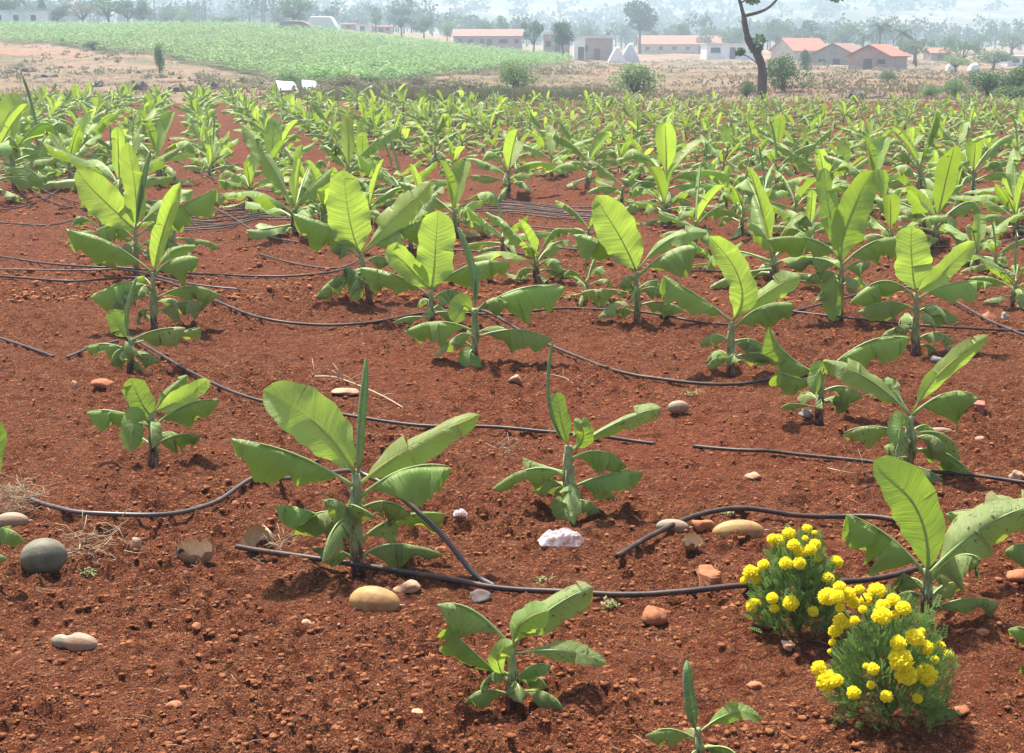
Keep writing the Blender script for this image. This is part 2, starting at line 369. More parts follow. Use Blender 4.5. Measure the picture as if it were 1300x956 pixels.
# ------------------------------------------------------------------ banana leaves
def leaf_mesh(mb, p0, pm, p1, hw, nref, fold, wave=.3, seed=0, nu=22, nv=8, notch=0, pet=.12, rib=.010, curl=0.0, roll=False, bend=0.0, tfold=None):
    rd = random.Random(seed); c = pm * 2 - (p0 + p1) * .5
    L = (pm - p0).length + (p1 - pm).length
    ph = [rd.uniform(0, 6.3) for _ in range(4)]; vs = []; uv = []
    us = [i / nu for i in range(nu + 1)]; slit = {}
    for _ in range(notch):
        un = rd.uniform(.3, .93); sd_ = rd.choice([-1, 1]); e = .004
        us += [un - e, un, un + e]; slit[un] = (sd_, rd.uniform(.35, 1.0))
    us = sorted(us); nu = len(us) - 1
    cuts = sorted(slit)
    offs = {sg: [rd.gauss(0, .10 + .05 * notch) for _ in range(len(cuts) + 1)] for sg in (-1, 1)}
    def segoff(u, sg):
        k_ = 0; val = offs[sg][0]
        for q_, c_ in enumerate(cuts):
            if slit[c_][0] == sg and u > c_: val = offs[sg][q_ + 1]
        return val
    def P(u): return p0 * (1 - u) ** 2 + c * (2 * u * (1 - u)) + p1 * u * u
    def T(u): return ((c - p0) * (2 * (1 - u)) + (p1 - c) * (2 * u)).normalized()
    last = None
    for i in range(nu + 1):
        u = us[i]; t = T(u); n = nref - t * nref.dot(t)
        if n.length < .15 and last is not None: n = last - t * last.dot(t)
        if last is not None: n = n.normalized() * .7 + last * .3; n -= t * n.dot(t)
        n.normalize(); last = n; s = t.cross(n); p = P(u) + (n * math.sin(u * 7 + ph[0]) * .010 + s * math.sin(u * 5 + ph[1]) * .008) * min(1, L * 2) * u
        if u < pet: w = .06 + .05 * u / pet
        else:
            q = (u - pet) / (1 - pet)
            w = max(.05, min(1, (q / .30) ** .75 if q < .30 else 1) * (1 - max(0, (q - .5) / .5) ** 3.6) ** .55)
            w *= 1 + .07 * math.sin(q * 9 + ph[0]) + .04 * math.sin(q * 31 + ph[1]) * (1 if wave > .25 else .4)
            if q >= 1: w = .05
        ff = fold if tfold is None else fold + (tfold - fold) * u
        for j in range(-nv // 2, nv // 2 + 1):
            a = abs(j) / (nv / 2); sg = -1 if j < 0 else 1; ww = w
            if u in slit and slit[u][0] == sg and j != 0: ww = w * min(1, max(0, 1 - slit[u][1]) / max(a, .01)) if a > 1 - slit[u][1] else w
            if roll:
                an = sg * a * 2.9; rr = hw * w * .55
                off = s * math.sin(an) * rr + n * (1 - math.cos(an)) * rr
            else:
                f = (ff + segoff(u, sg) * min(1, w)) * (.75 + .5 * a) + curl * a * a * sg * 1.0
                r = hw * ww * a
                off = s * (sg * math.cos(f) * r) - n * (math.sin(f) * r)
                wv = wave * hw * .50 * a * a * (math.sin(u * L * 24 + ph[1] * sg) * .6 + math.sin(u * L * 47 + ph[2] * sg) * .3 + math.sin(u * L * 12 + ph[3]) * .5)
                off += n * wv * min(1, w * 1.5)
            vs.append(p + off); uv.append((u, .5 + sg * a * .5))
    m = nv + 1
    fs = [(i * m + j, (i + 1) * m + j, (i + 1) * m + j + 1, i * m + j + 1) for i in range(nu) for j in range(nv)]
    mb.add(vs, fs, uv, 0)
    k = 10; pts = []; rr = []
    for i in range(k + 1):
        u = i / k * .97; t = T(u); n = nref - t * nref.dot(t); n = n.normalized() if n.length > .1 else Vector((0, 0, 1))
        r = rib * (1.0 - .85 * u) if u > pet else rib * (1.5 - .5 * u / max(pet, .01))
        pts.append(P(u) - n * r * .55 + (n * hw * .12 if roll else Vector())); rr.append(max(r, .0012))
    if not roll: mb.tube(pts, rr, 6, 1)
def stem_mesh(mb, base, top, r0, r1, n=12, seed=0):
    rd = random.Random(seed); k = 9; pts = []; rr = []
    for i in range(k + 1):
        u = i / k; p = base.lerp(top, u) + Vector((rd.uniform(-1, 1), rd.uniform(-1, 1), 0)) * r0 * .12
        pts.append(p); rr.append((r0 * (1 - u) + r1 * u) * (1.0 + (.30 if i == 0 else 0) + .10 * (i % 2)))
    mb.tube(pts, rr, n)
    for q in range(4):                                    # overlapping leaf-sheath strips
        an = rd.uniform(0, 6.28); h0 = rd.uniform(.05, .5); h1 = min(1, h0 + .4)
        d = Vector((math.cos(an), math.sin(an), 0)); pts = [base.lerp(top, h0) + d * r0 * .55, base.lerp(top, (h0 + h1) / 2) + d * r0 * .75, base.lerp(top, h1) + d * r0 * .8]
        mb.tube(pts, [r0 * .6, r0 * .5, r0 * .25], 6)
MATK = {'Y': 'leaf_y', 'G': 'leaf_m', 'D': 'leaf_m', 'H': 'leaf_m', 'O': 'leaf_o', 'R': 'leaf_r', 'F': 'leaf_m', 'L': 'leaf_y'}
UPV = Vector((0, 0, 1))
def plant_px(base, top, leaves, label, group=None, Y=None, stemr=None):
    """a banana plant whose stem and leaves are given where they stand in the field"""
    B = gnd(*base) if Y is None else atY(base[0], base[1], Y)
    Yb = B.y; sc = (B - CAM).length / F
    PITS.append((B.x, B.y, .22, .045))
    root = empty('banana_plant', B, label, 'banana plant', group)
    tp = atY(top[0], top[1], Yb) - B; r0 = stemr or .024 * max(.6, min(1.3, tp.length / .28 + .2))
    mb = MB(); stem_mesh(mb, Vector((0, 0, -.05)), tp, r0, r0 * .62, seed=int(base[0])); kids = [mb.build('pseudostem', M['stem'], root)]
    for i, lf in enumerate(leaves):
        kind, pts, w, dy = lf[:4]; o = lf[4] if len(lf) > 4 else {}
        p0 = atY(pts[0][0], pts[0][1], Yb + o.get('d0', 0)) - B; pm = atY(pts[1][0], pts[1][1], Yb + dy * .55) - B; p1 = atY(pts[2][0], pts[2][1], Yb + dy) - B
        # start inside the stem
        ax = tp.normalized(); s_ = max(0.1, min(1, p0.dot(ax) / tp.length)); near = tp * s_
        if (p0 - near).length < .13: p0 = near.lerp(p0, .25)
        hw = w * sc; nref = UPV; fold = .9; wave = .55; mb = MB(); kw = {}
        if kind == 'Y' or kind == 'G': hw *= .49; nref = Vector((o.get('nx', 0), -1 if o.get('face', 1) > 0 else 1, .25)); fold = o.get('f', -.16 if kind == 'Y' else .2); wave = .32
        elif kind in 'D': hw *= .98; fold = 1.0; nref = Vector((0, -.25, 1))
        elif kind in 'O': hw *= 1.0; fold = 1.0; nref = Vector((0, -.2, 1)); wave = .9
        elif kind == 'H': hw *= .56; fold = .42; nref = Vector((0, -.75, .65)); wave = .5
        elif kind == 'L': hw *= .55; fold = .38; nref = Vector((0, -.75, .65)); wave = .3
        elif kind == 'F': hw *= .54; fold = .35; nref = Vector((0, -1, .15)); wave = .3
        elif kind == 'R': hw *= .55; nref = Vector((.3, -1, .1)); kw['roll'] = True; wave = 0
        if 'f' in o: fold = o['f']
        leaf_mesh(mb, p0, pm, p1, hw, nref, fold, wave=o.get('wv', wave), seed=int(base[0] * 7 + i * 13), notch=o.get('n', 3 if kind in 'DOHL' else (1 if kind in 'YG' and w > 25 else 0)),
                  pet=.04 if kind in 'YGR' else .13, rib=min(.009, hw * .085) if kind != 'R' else .004, **kw)
        m = 'leaf_o' if o.get('spot') else MATK[kind]
        kids.append(mb.build('leaf', [M[m], M['rib_y' if m == 'leaf_y' else 'rib']], root))
    rq = random.Random(int(base[0] * 3 + base[1])); hh = tp.length; a0 = rq.uniform(0, 6.28)
    for i in range(4):                                    # short worn leaves low around the stem
        az = a0 + i * 1.75 + rq.uniform(-.4, .4); e = Vector((math.cos(az), math.sin(az), 0)); z0 = hh * rq.uniform(.25, .75); L = hh * rq.uniform(.55, .95)
        p0 = tp * (z0 / hh); pm = p0 + (e * .9 + UPV * .35) * L * .5; p1 = pm + (e * .75 - UPV * rq.uniform(.3, .9)) * L * .5
        if p1.z < .01: p1.z = .01
        mb = MB(); leaf_mesh(mb, p0, pm, p1, hh * rq.uniform(.16, .24), UPV + e.cross(UPV) * rq.uniform(-.4, .4), rq.uniform(.6, 1.1), .9, int(base[0]) + i * 31, notch=rq.randint(1, 4), pet=.16, rib=.007)
        kids.append(mb.build('leaf', [M['leaf_o'], M['rib']], root))
    KIDS[root.name] = kids
    return root

G0 = 'banana plants in the front of the field'
D, O, Hh, Yk, R_, Fr, Gk, Lk = 'D', 'O', 'H', 'Y', 'R', 'F', 'G', 'L'
plant_px((454, 720), (452, 602), [
    (Yk, [(446, 598), (404, 540), (335, 494)], 62, .12), (R_, [(454, 612), (459, 540), (462, 453)], 17, .02),
    (D, [(450, 618), (372, 575), (294, 558)], 40, -.10), (Lk, [(456, 618), (514, 572), (608, 527)], 44, .05, {'n': 3}),
    (D, [(456, 632), (514, 595), (573, 592)], 42, -.14, {'n': 3}), (D, [(448, 684), (401, 652), (350, 642)], 26, -.05),
    (O, [(458, 690), (500, 658), (566, 652)], 28, .06), (O, [(457, 715), (500, 690), (562, 706)], 24, -.05),
    (O, [(450, 714), (423, 696), (395, 697)], 18, -.08), (O, [(451, 664), (436, 640), (411, 634)], 24, -.16), (O, [(452, 652), (445, 640), (478, 655)], 18, -.2)],
    'large banana plant with an upright rolled spike, behind the yellow gourd sunk in the soil')
plant_px((194, 590), (193, 524), [
    (Gk, [(192, 530), (178, 508), (166, 480)], 32, -.02), (Yk, [(196, 524), (232, 505), (265, 482)], 24, .06),
    (Hh, [(196, 522), (216, 495), (238, 476)], 16, .12), (D, [(196, 542), (236, 513), (278, 508)], 24, .02),
    (D, [(195, 566), (225, 552), (255, 553)], 20, -.05), (D, [(191, 540), (147, 522), (109, 523)], 22, .04, {'n': 4}), (Fr, [(190, 540), (172, 534), (166, 573)], 30, -.18)],
    'small banana plant standing alone at left with a pipe passing just above it')
plant_px((722, 650), (722, 566), [
    (R_, [(720, 568), (697, 510), (701, 430)], 8, .0), (Gk, [(721, 566), (711, 527), (708, 498)], 24, .05), (Hh, [(724, 575), (741, 552), (728, 534)], 26, -.08),
    (Lk, [(727, 572), (788, 534), (840, 518)], 30, .06, {'spot': 1, 'n': 3}), (D, [(726, 584), (761, 572), (797, 592)], 26, -.03, {'n': 4}), (D, [(726, 620), (770, 602), (817, 599)], 22, -.06, {'n': 3}),
    (O, [(719, 606), (678, 594), (624, 620)], 24, -.04), (O, [(720, 600), (688, 590), (664, 581)], 14, .12), (Fr, [(720, 632), (716, 640), (722, 662)], 32, -.14), (O, [(728, 636), (750, 638), (765, 660)], 16, -.05)],
    'banana plant with a long thin whip-like spike, just behind the clear plastic bag')
plant_px((650, 890), (650, 822), [
    (O, [(646, 818), (600, 774), (555, 768)], 32, -.06), (D, [(640, 868), (596, 822), (570, 796)], 22, -.1), (Lk, [(651, 822), (664, 790), (697, 775)], 38, -.04),
    (Lk, [(654, 816), (696, 775), (752, 745)], 46, .08, {'spot': 1}), (Lk, [(658, 830), (719, 826), (770, 842)], 24, -.06, {'spot': 1}), (D, [(650, 868), (673, 846), (700, 844)], 18, -.1),
    (Lk, [(640, 872), (632, 835), (652, 818)], 24, -.12), (O, [(654, 880), (690, 878), (715, 900)], 22, -.15), (O, [(646, 882), (612, 876), (590, 895)], 20, -.1)],
    'short banana plant with purple-blotched leaves at the bottom edge, in front of the long pipe')
plant_px((893, 985), (885, 925), [(R_, [(885, 930), (872, 888), (874, 838)], 24, .0), (Hh, [(890, 930), (930, 905), (968, 912)], 20, .1), (O, [(885, 940), (850, 925), (820, 935)], 18, -.05), (D, [(890, 950), (925, 950), (940, 975)], 20, -.1)],
    'banana sprout with a rolled leaf tip at the bottom edge, left of the marigolds')
plant_px((-28, 748), (-26, 690), [(D, [(-24, 690), (4, 671), (32, 688)], 22, -.03), (Hh, [(-26, 690), (-18, 610), (3, 535)], 24, .1), (Yk, [(-28, 690), (-50, 640), (-58, 600)], 34, 0), (O, [(-28, 710), (-60, 705), (-80, 720)], 20, -.1)],
    'banana plant cut by the left edge, one leaf reaching in beside the dark round gourd')
plant_px((1178, 782), (1176, 722), [
    (Gk, [(1177, 730), (1166, 650), (1108, 586)], 56, -.02, {'f': -.3}), (D, [(1173, 728), (1128, 680), (1075, 652)], 42, .02), (Hh, [(1182, 732), (1243, 672), (1318, 640)], 60, .02, {'spot': 1}),
    (O, [(1181, 738), (1214, 706), (1247, 710)], 42, -.16), (O, [(1181, 775), (1224, 760), (1269, 764)], 20, -.1), (D, [(1174, 752), (1155, 732), (1146, 728)], 22, -.05), (O, [(1180, 762), (1200, 742), (1226, 742)], 18, .14)],
    'big banana plant with a broad glossy upright leaf right behind the marigolds')
plant_px((1336, 742), (1330, 672), [(O, [(1325, 668), (1262, 648), (1200, 652)], 26, .0, {'spot': 1}), (Hh, [(1326, 690), (1310, 645), (1250, 640)], 44, -.1, {'spot': 1}), (Yk, [(1330, 672), (1350, 620), (1365, 570)], 44, 0), (D, [(1328, 700), (1300, 690), (1275, 700)], 24, -.1), (D, [(1334, 700), (1370, 690), (1400, 700)], 24, -.1)],
    'banana plant at the right edge with a brown-spotted leaf, behind the big glossy-leaved one')
plant_px((1338, 880), (1330, 825), [(D, [(1330, 835), (1305, 800), (1279, 800)], 22, -.05), (D, [(1332, 858), (1312, 842), (1296, 848)], 16, -.08), (Yk, [(1333, 826), (1345, 790), (1352, 750)], 30, 0)],
    'banana plant mostly outside the right edge, a leaf tip showing low at right')
plant_px((1155, 604), (1156, 528), [
    (Hh, [(1156, 524), (1101, 480), (1044, 460)], 34, .02, {'n': 3}), (Lk, [(1160, 524), (1194, 472), (1256, 427)], 22, .06), (Hh, [(1156, 522), (1136, 495), (1127, 478)], 16, .14), (D, [(1160, 522), (1204, 498), (1244, 505)], 46, -.08, {'n': 3}),
    (O, [(1152, 552), (1106, 541), (1069, 551)], 18, -.04), (Fr, [(1154, 548), (1145, 540), (1140, 566)], 30, -.15), (O, [(1160, 550), (1199, 552), (1222, 584)], 18, .04), (D, [(1160, 572), (1199, 574), (1236, 606)], 28, -.1),
    (O, [(1158, 590), (1184, 600), (1204, 617)], 14, -.1), (O, [(1153, 582), (1140, 582), (1134, 600)], 16, -.1)],
    'wide-spreading banana plant in front of the red block, one narrow leaf pointing up right')
plant_px((1040, 532), (1042, 478), [
    (D, [(1044, 478), (1100, 434), (1156, 430)], 32, .02, {'n': 3}), (D, [(1040, 468), (1003, 452), (975, 416)], 20, .02), (D, [(1039, 486), (1007, 478), (988, 470)], 24, -.08, {'n': 3}),
    (O, [(1044, 498), (1071, 490), (1095, 505)], 24, -.05), (O, [(1038, 518), (1007, 512), (992, 518)], 10, -.03), (Fr, [(1042, 480), (1040, 470), (1034, 500)], 22, -.1), (O, [(1043, 512), (1060, 508), (1078, 520)], 12, -.04)],
    'banana plant with two long leaves in a wide V, small grey stone at its foot')
plant_px((1162, 448), (1163, 372), [
    (Yk, [(1163, 368), (1157, 330), (1158, 287)], 47, .02), (Yk, [(1166, 370), (1196, 346), (1238, 307)], 26, .06), (D, [(1166, 380), (1213, 358), (1260, 362)], 24, -.02),
    (D, [(1160, 377), (1121, 356), (1079, 384)], 26, .02), (D, [(1160, 394), (1131, 383), (1088, 394)], 20, -.05), (D, [(1165, 396), (1190, 390), (1218, 408)], 22, -.03), (O, [(1165, 432), (1188, 422), (1214, 434)], 14, -.02),
    (O, [(1160, 424), (1138, 416), (1118, 428)], 14, .04), (O, [(1164, 440), (1181, 438), (1191, 453)], 10, -.04)],
    'banana plant with maroon stem base and glowing yellow upright leaf, dark stone at its foot')
plant_px((1067, 405), (1068, 334), [
    (Gk, [(1068, 335), (1076, 280), (1110, 217)], 46, .0, {'f': -.35}), (Hh, [(1064, 322), (1052, 262), (1046, 213)], 24, .1), (D, [(1064, 318), (1030, 303), (974, 304)], 24, .02), (D, [(1072, 336), (1110, 306), (1152, 304)], 28, .03),
    (O, [(1065, 342), (1038, 328), (997, 336)], 16, -.05), (O, [(1066, 350), (1043, 344), (1020, 360)], 14, -.05), (D, [(1070, 346), (1088, 332), (1106, 337)], 26, -.05), (Fr, [(1065, 356), (1058, 362), (1062, 410)], 28, -.12)],
    'tall banana plant with one huge glossy leaf curling right, left of the glowing yellow-leaved one')
plant_px((927, 474), (929, 408), [
    (Yk, [(931, 408), (940, 358), (900, 300)], 38, .0, {'f': -.35}), (D, [(925, 404), (886, 375), (842, 351)], 26, .0), (Lk, [(934, 402), (975, 370), (1016, 350)], 28, .08), (D, [(932, 418), (965, 390), (1009, 383)], 32, -.04),
    (O, [(927, 434), (906, 424), (888, 438)], 18, -.06), (O, [(932, 434), (959, 432), (984, 454)], 16, .02), (O, [(932, 454), (962, 448), (991, 460)], 14, -.05), (O, [(925, 458), (911, 454), (896, 466)], 12, -.05)],
    'banana plant with a twisted pale upright leaf, just above the sagging middle pipe')
plant_px((809, 411), (808, 345), [
    (Yk, [(807, 342), (788, 302), (756, 249)], 50, -.02), (D, [(804, 346), (770, 310), (728, 298)], 28, .0), (Hh, [(812, 338), (851, 303), (898, 296)], 20, .07), (D, [(812, 350), (851, 318), (887, 312)], 34, -.03),
    (O, [(806, 356), (798, 350), (785, 364)], 16, -.1), (O, [(812, 368), (828, 356), (845, 362)], 14, .05), (O, [(812, 388), (841, 383), (872, 397)], 15, -.03), (O, [(806, 398), (791, 391), (779, 398)], 12, -.02), (O, [(806, 374), (770, 367), (737, 372)], 18, .05)],
    'banana plant with a broad yellow-green leaf leaning left, its stem behind the middle pipe')
plant_px((603, 462), (602, 392), [
    (R_, [(604, 394), (598, 340), (582, 287)], 15, .0), (R_, [(605, 394), (605, 355), (602, 335)], 9, .04), (D, [(606, 394), (660, 366), (718, 363)], 36, .0, {'n': 1}), (Fr, [(601, 402), (588, 388), (577, 410)], 28, -.14),
    (D, [(599, 420), (558, 408), (513, 420)], 26, -.02), (D, [(606, 428), (655, 418), (702, 430)], 24, -.05), (Fr, [(601, 445), (596, 452), (597, 488)], 30, -.14), (D, [(604, 400), (622, 380), (646, 385)], 24, -.1)],
    'banana plant with a long curved spike, a small grey leaf hanging down at its foot')
plant_px((548, 412), (547, 368), [
    (Yk, [(548, 366), (552, 325), (556, 267)], 50, .03), (Yk, [(545, 364), (518, 338), (491, 314)], 36, -.02), (D, [(544, 376), (501, 348), (457, 341)], 24, .0), (D, [(550, 366), (596, 336), (648, 331)], 26, .06),
    (D, [(550, 380), (571, 368), (590, 378)], 24, -.05), (O, [(546, 404), (511, 404), (482, 424)], 12, .0), (O, [(549, 398), (572, 396), (588, 408)], 14, -.03)],
    'banana plant with two broad upright leaves, just left of the curved-spike one')
plant_px((470, 381), (458, 322), [
    (Yk, [(456, 322), (444, 280), (436, 216)], 52, .0), (D, [(456, 320), (425, 290), (372, 272)], 32, .0), (Lk, [(460, 320), (501, 275), (546, 232)], 36, .08), (D, [(462, 318), (510, 290), (540, 282)], 28, .03),
    (O, [(458, 330), (436, 312), (418, 318)], 18, -.06), (O, [(460, 342), (430, 350), (400, 376)], 16, .0), (Fr, [(458, 348), (452, 352), (454, 382)], 22, -.12), (O, [(462, 334), (480, 325), (496, 334)], 16, -.05), (O, [(462, 352), (442, 340), (436, 345)], 20, -.1)],
    'tall banana plant with a single very bright yellow oval leaf standing upright')
plant_px((196, 417), (194, 346), [
    (D, [(192, 344), (140, 308), (84, 289)], 28, .0, {'n': 2}), (Yk, [(198, 344), (208, 290), (230, 232)], 28, .0, {'f': -.5}), (D, [(196, 350), (221, 328), (253, 328)], 32, -.06, {'n': 1}), (Hh, [(197, 344), (221, 318), (249, 312)], 16, .1),
    (D, [(191, 368), (158, 358), (115, 378)], 30, -.02), (O, [(198, 380), (241, 363), (279, 376)], 22, .04), (O, [(198, 398), (226, 384), (259, 384)], 24, -.04), (O, [(192, 392), (176, 396), (180, 412)], 14, -.04)],
    'tall left-row banana plant with a dark stem and leaves held out level')
plant_px((164, 474), (166, 430), [
    (R_, [(167, 432), (161, 395), (174, 350)], 9, .0), (Hh, [(165, 432), (150, 412), (146, 392)], 22, .05), (D, [(168, 432), (201, 418), (236, 417)], 22, -.03, {'spot': 1}), (O, [(169, 436), (215, 424), (255, 414)], 12, .1),
    (O, [(163, 445), (135, 436), (107, 441)], 16, .0), (O, [(166, 442), (160, 434), (176, 448)], 18, -.1), (O, [(167, 454), (186, 449), (203, 460)], 13, -.03), (O, [(167, 464), (182, 468), (189, 482)], 12, -.08), (O, [(163, 458), (150, 456), (139, 462)], 12, -.05)],
    'small ragged banana plant in the left row with a thin curled spike, beside the pipe')
plant_px((172, 352), (172, 288), [
    (Yk, [(170, 290), (140, 262), (97, 215)], 42, -.04, {'f': -.3}), (Yk, [(172, 288), (172, 245), (162, 180)], 30, .0, {'f': -.4}), (Hh, [(175, 290), (205, 262), (245, 242)], 24, .08), (D, [(175, 300), (215, 270), (274, 238)], 26, .04),
    (R_, [(173, 290), (180, 240), (192, 190)], 12, .05), (D, [(170, 305), (150, 288), (122, 290)], 24, .02), (O, [(174, 318), (205, 300), (232, 320)], 20, -.03), (O, [(170, 322), (145, 318), (125, 335)], 18, -.03)],
    'tall left-row banana plant with two big yellow-green upright leaves, behind the level-leaved one')

# further plants: prototypes, then copies
def proto_plant(seed, top_kind):
    rd = random.Random(seed); h = rd.uniform(.17, .30)
    root = empty('banana_plant', (0, -50 - seed, 0), 'x', 'banana plant', 'x'); kids = []
    mb = MB(); tp = Vector((rd.uniform(-.03, .03), rd.uniform(-.03, .03), h)); stem_mesh(mb, Vector((0, 0, -.05)), tp, .026, .016, 10, seed)
    kids.append(mb.build('pseudostem', M['stem'], root)); a0 = rd.uniform(0, 6.28)
    n = rd.randint(10, 12)
    for i in range(n):
        az = a0 + i * 2.4 + rd.uniform(-.35, .35); e = Vector((math.cos(az), math.sin(az), 0)); q = i / (n - 1)
        if i == 0 and top_kind == 'spike':
            mb = MB(); leaf_mesh(mb, tp * .9, tp + Vector((.02, 0, .25)), tp + Vector((rd.uniform(-.14, .14), rd.uniform(-.14, .14), .5)), .024, Vector((1, -1, .1)), 0, roll=True, nu=12, seed=i)
            kids.append(mb.build('leaf', [M['leaf_r'], M['rib']], root)); continue
        if i <= (1 if top_kind == 'twin' else 0):       # bright young leaf, leaning more or less
            L = rd.uniform(.32, .54); ln = rd.uniform(.1, .9); p0 = tp * .92; d = (e * math.sin(ln) + UPV * math.cos(ln))
            pm = tp + d * L * .52 + UPV * .02; p1 = tp + d * L
            mb = MB(); leaf_mesh(mb, p0, pm, p1, rd.uniform(.055, .10), -e + Vector((0, 0, .2)), rd.uniform(-.7, -.1), .2, seed * 9 + i, 16, 6, notch=rd.randint(0, 2), pet=.05, rib=.008)
            kids.append(mb.build('leaf', [M['leaf_y' if seed % 12 not in (5, 8, 10, 1) else 'leaf_m'], M['rib_y']], root)); continue
        L = rd.uniform(.50, .72) * (1 - .38 * q); el = .95 - 1.25 * q + rd.uniform(-.25, .25); p0 = tp * (1 - .66 * q)
        bend = rd.uniform(.05, .45) + .55 * q * rd.random()
        d = e * math.cos(el) + UPV * math.sin(el); pm = p0 + d * L * .52; d2 = e * math.cos(el - bend) + UPV * math.sin(el - bend); p1 = pm + d2 * L * .5
        if rd.random() < .35: p1 = pm + (d2 * .5 - UPV * .6) * L * .42
        if p1.z < .02: p1.z = .02 + rd.uniform(0, .04)
        mb = MB(); leaf_mesh(mb, p0, pm, p1, rd.uniform(.065, .10) * (1 - .25 * q), UPV + e.cross(UPV) * rd.uniform(-.5, .5), rd.uniform(.45, 1.15), .8, seed * 9 + i, 18, 6, notch=rd.randint(1, 5), pet=.13, rib=.008)
        kids.append(mb.build('leaf', [M['leaf_o' if q > .6 else ('leaf_m' if rd.random() < .85 else 'leaf_y')], M['rib']], root))
    KIDS[root.name] = kids; return root
PROT = [proto_plant(100 + i, ['leaf', 'twin', 'leaf', 'spike'][i % 4]) for i in range(12)]
used = set(); placed = []
def put(i, loc, rz, sc, label, group=None):
    p = PROT[i]; placed.append((loc.x, loc.y)); PITS.append((loc.x, loc.y, .2, .03)) if loc.y < 26 else None
    if i not in used:
        used.add(i); p.location = loc; p.rotation_euler = (0, 0, rz); p.scale = (sc,) * 3; p['label'] = label
        if group: p['group'] = group
        else: del p['group']
        return p
    return copy_tree(p, loc, rz, sc, label, group)
mid = [  # base px, height px, label
    (376, 300, 130, 'banana plant with pale green twin leaves up, left of the loop of black pipes'),
    (580, 303, 110, 'banana plant with a folded leaf pair right above the bright yellow leaf row'),
    (681, 357, 105, 'low banana plant with thin spike, just below the bundle of black pipes'),
    (744, 384, 70, 'very small crumpled banana plant left of the broad-leaved one by the pipe'),
    (745, 240, 85, 'banana plant with dark stem and cupped leaf behind the pipe bundle'),
    (843, 268, 110, 'banana plant with wide dark leaf pair in the middle of the field'),
    (787, 262, 70, 'low banana plant left of the wide dark leaf pair, in the middle of the field'),
    (893, 250, 70, 'banana plant with slim spike right of the wide dark leaf pair'),
    (983, 360, 150, 'banana plant with a tall oval yellow leaf left of the huge glossy-leaved one'),
    (1187, 314, 125, 'banana plant with bright leaf and spike above the glowing yellow-leaved one'),
    (1168, 250, 90, 'banana plant with bluish leaf tip behind the bright leaf and spike pair'),
    (1284, 388, 80, 'banana plant at the right edge above the crossing pipes'),
    (1290, 300, 95, 'banana plant at the right edge above the twin curving pipes'),
    (1110, 262, 95, 'banana plant with yellow oval leaf, two rows behind the huge glossy leaf'),
    (1045, 255, 85, 'banana plant in the row above the tall oval yellow leaf'),
    (985, 245, 80, 'banana plant with leaning pale leaf, in the third row at right'),
    (1235, 255, 90, 'banana plant with folded yellow leaf near the right edge, third row'),
    (645, 250, 85, 'banana plant just above the left end of the pipe bundle'),
    (700, 225, 70, 'banana plant with yellow upright leaf behind the pipe bundle'),
    (510, 262, 90, 'banana plant right behind the bright oval leaf of the tall one'),
    (440, 240, 95, 'banana plant with glowing leaf between two red aisles, left of centre'),
    (345, 232, 80, 'banana plant beside the narrow red aisle, left of centre'),
    (-10, 255, 120, 'banana plant cut by the left edge above the crossing pipes'),
    (50, 222, 105, 'banana plant with a pair of yellow leaves at far left, above the crossing pipes'),
    (155, 262, 110, 'banana plant in the left row behind the two big upright leaves'),
    (205, 235, 100, 'banana plant in the left row with dark leaf reaching toward the aisle'),
    (100, 215, 90, 'banana plant between the left edge and the left row'),
    (222, 322, 80, 'banana plant low on the right side of the left row, above the three close pipes'),
    (130, 322, 85, 'banana plant low on the left side of the left row, above the three close pipes'),
    (410, 300, 95, 'banana plant close behind the bright oval leaf, on its left'),
    (522, 322, 90, 'banana plant just right of the bright oval leaf, behind the V of two leaves'),
    (640, 322, 80, 'banana plant above the curved-spike plant, below the mid-field pipe bundle'),
    (470, 285, 85, 'banana plant behind the bright oval leaf, half covered by it'),
    (318, 262, 85, 'banana plant at the edge of the narrow red aisle above the bundled pipes'),
    (880, 318, 90, 'banana plant behind the long leaf of the broad-leaved one, right of it'),
    (940, 300, 90, 'banana plant behind the twisted pale leaf'),
    (1028, 312, 80, 'banana plant filling the gap left of the huge glossy leaf'),
    (1128, 322, 85, 'banana plant filling the gap between huge glossy leaf and glowing yellow leaf'),
    (1240, 338, 80, 'banana plant right of the glowing yellow leaf, behind it'),
    (1262, 350, 60, 'low banana plant near the two pipes curving to the right edge'),
    (745, 318, 70, 'banana plant behind the broad yellow-green leaf leaning left'),
    (20, 238, 110, 'banana plant second from the left edge above the crossing pipes'),
    (92, 240, 90, 'banana plant between the crossing pipes and the left row'),
    (905, 345, 60, 'low banana plant with hanging leaf behind the twisted pale leaf'),
]
for k, (bx, by, hp, lab) in enumerate(mid):
    g = gnd(bx, by); h = hp * (g - CAM).length / F
    put(k % 12, g, random.uniform(0, 6.28), h / .70, lab)
tagged = [o for o in bpy.data.objects if o.name.startswith('banana_plant') and o.location.y > 0]
for o in tagged:
    if o.location.y > 0: placed.append((o.location.x, o.location.y))
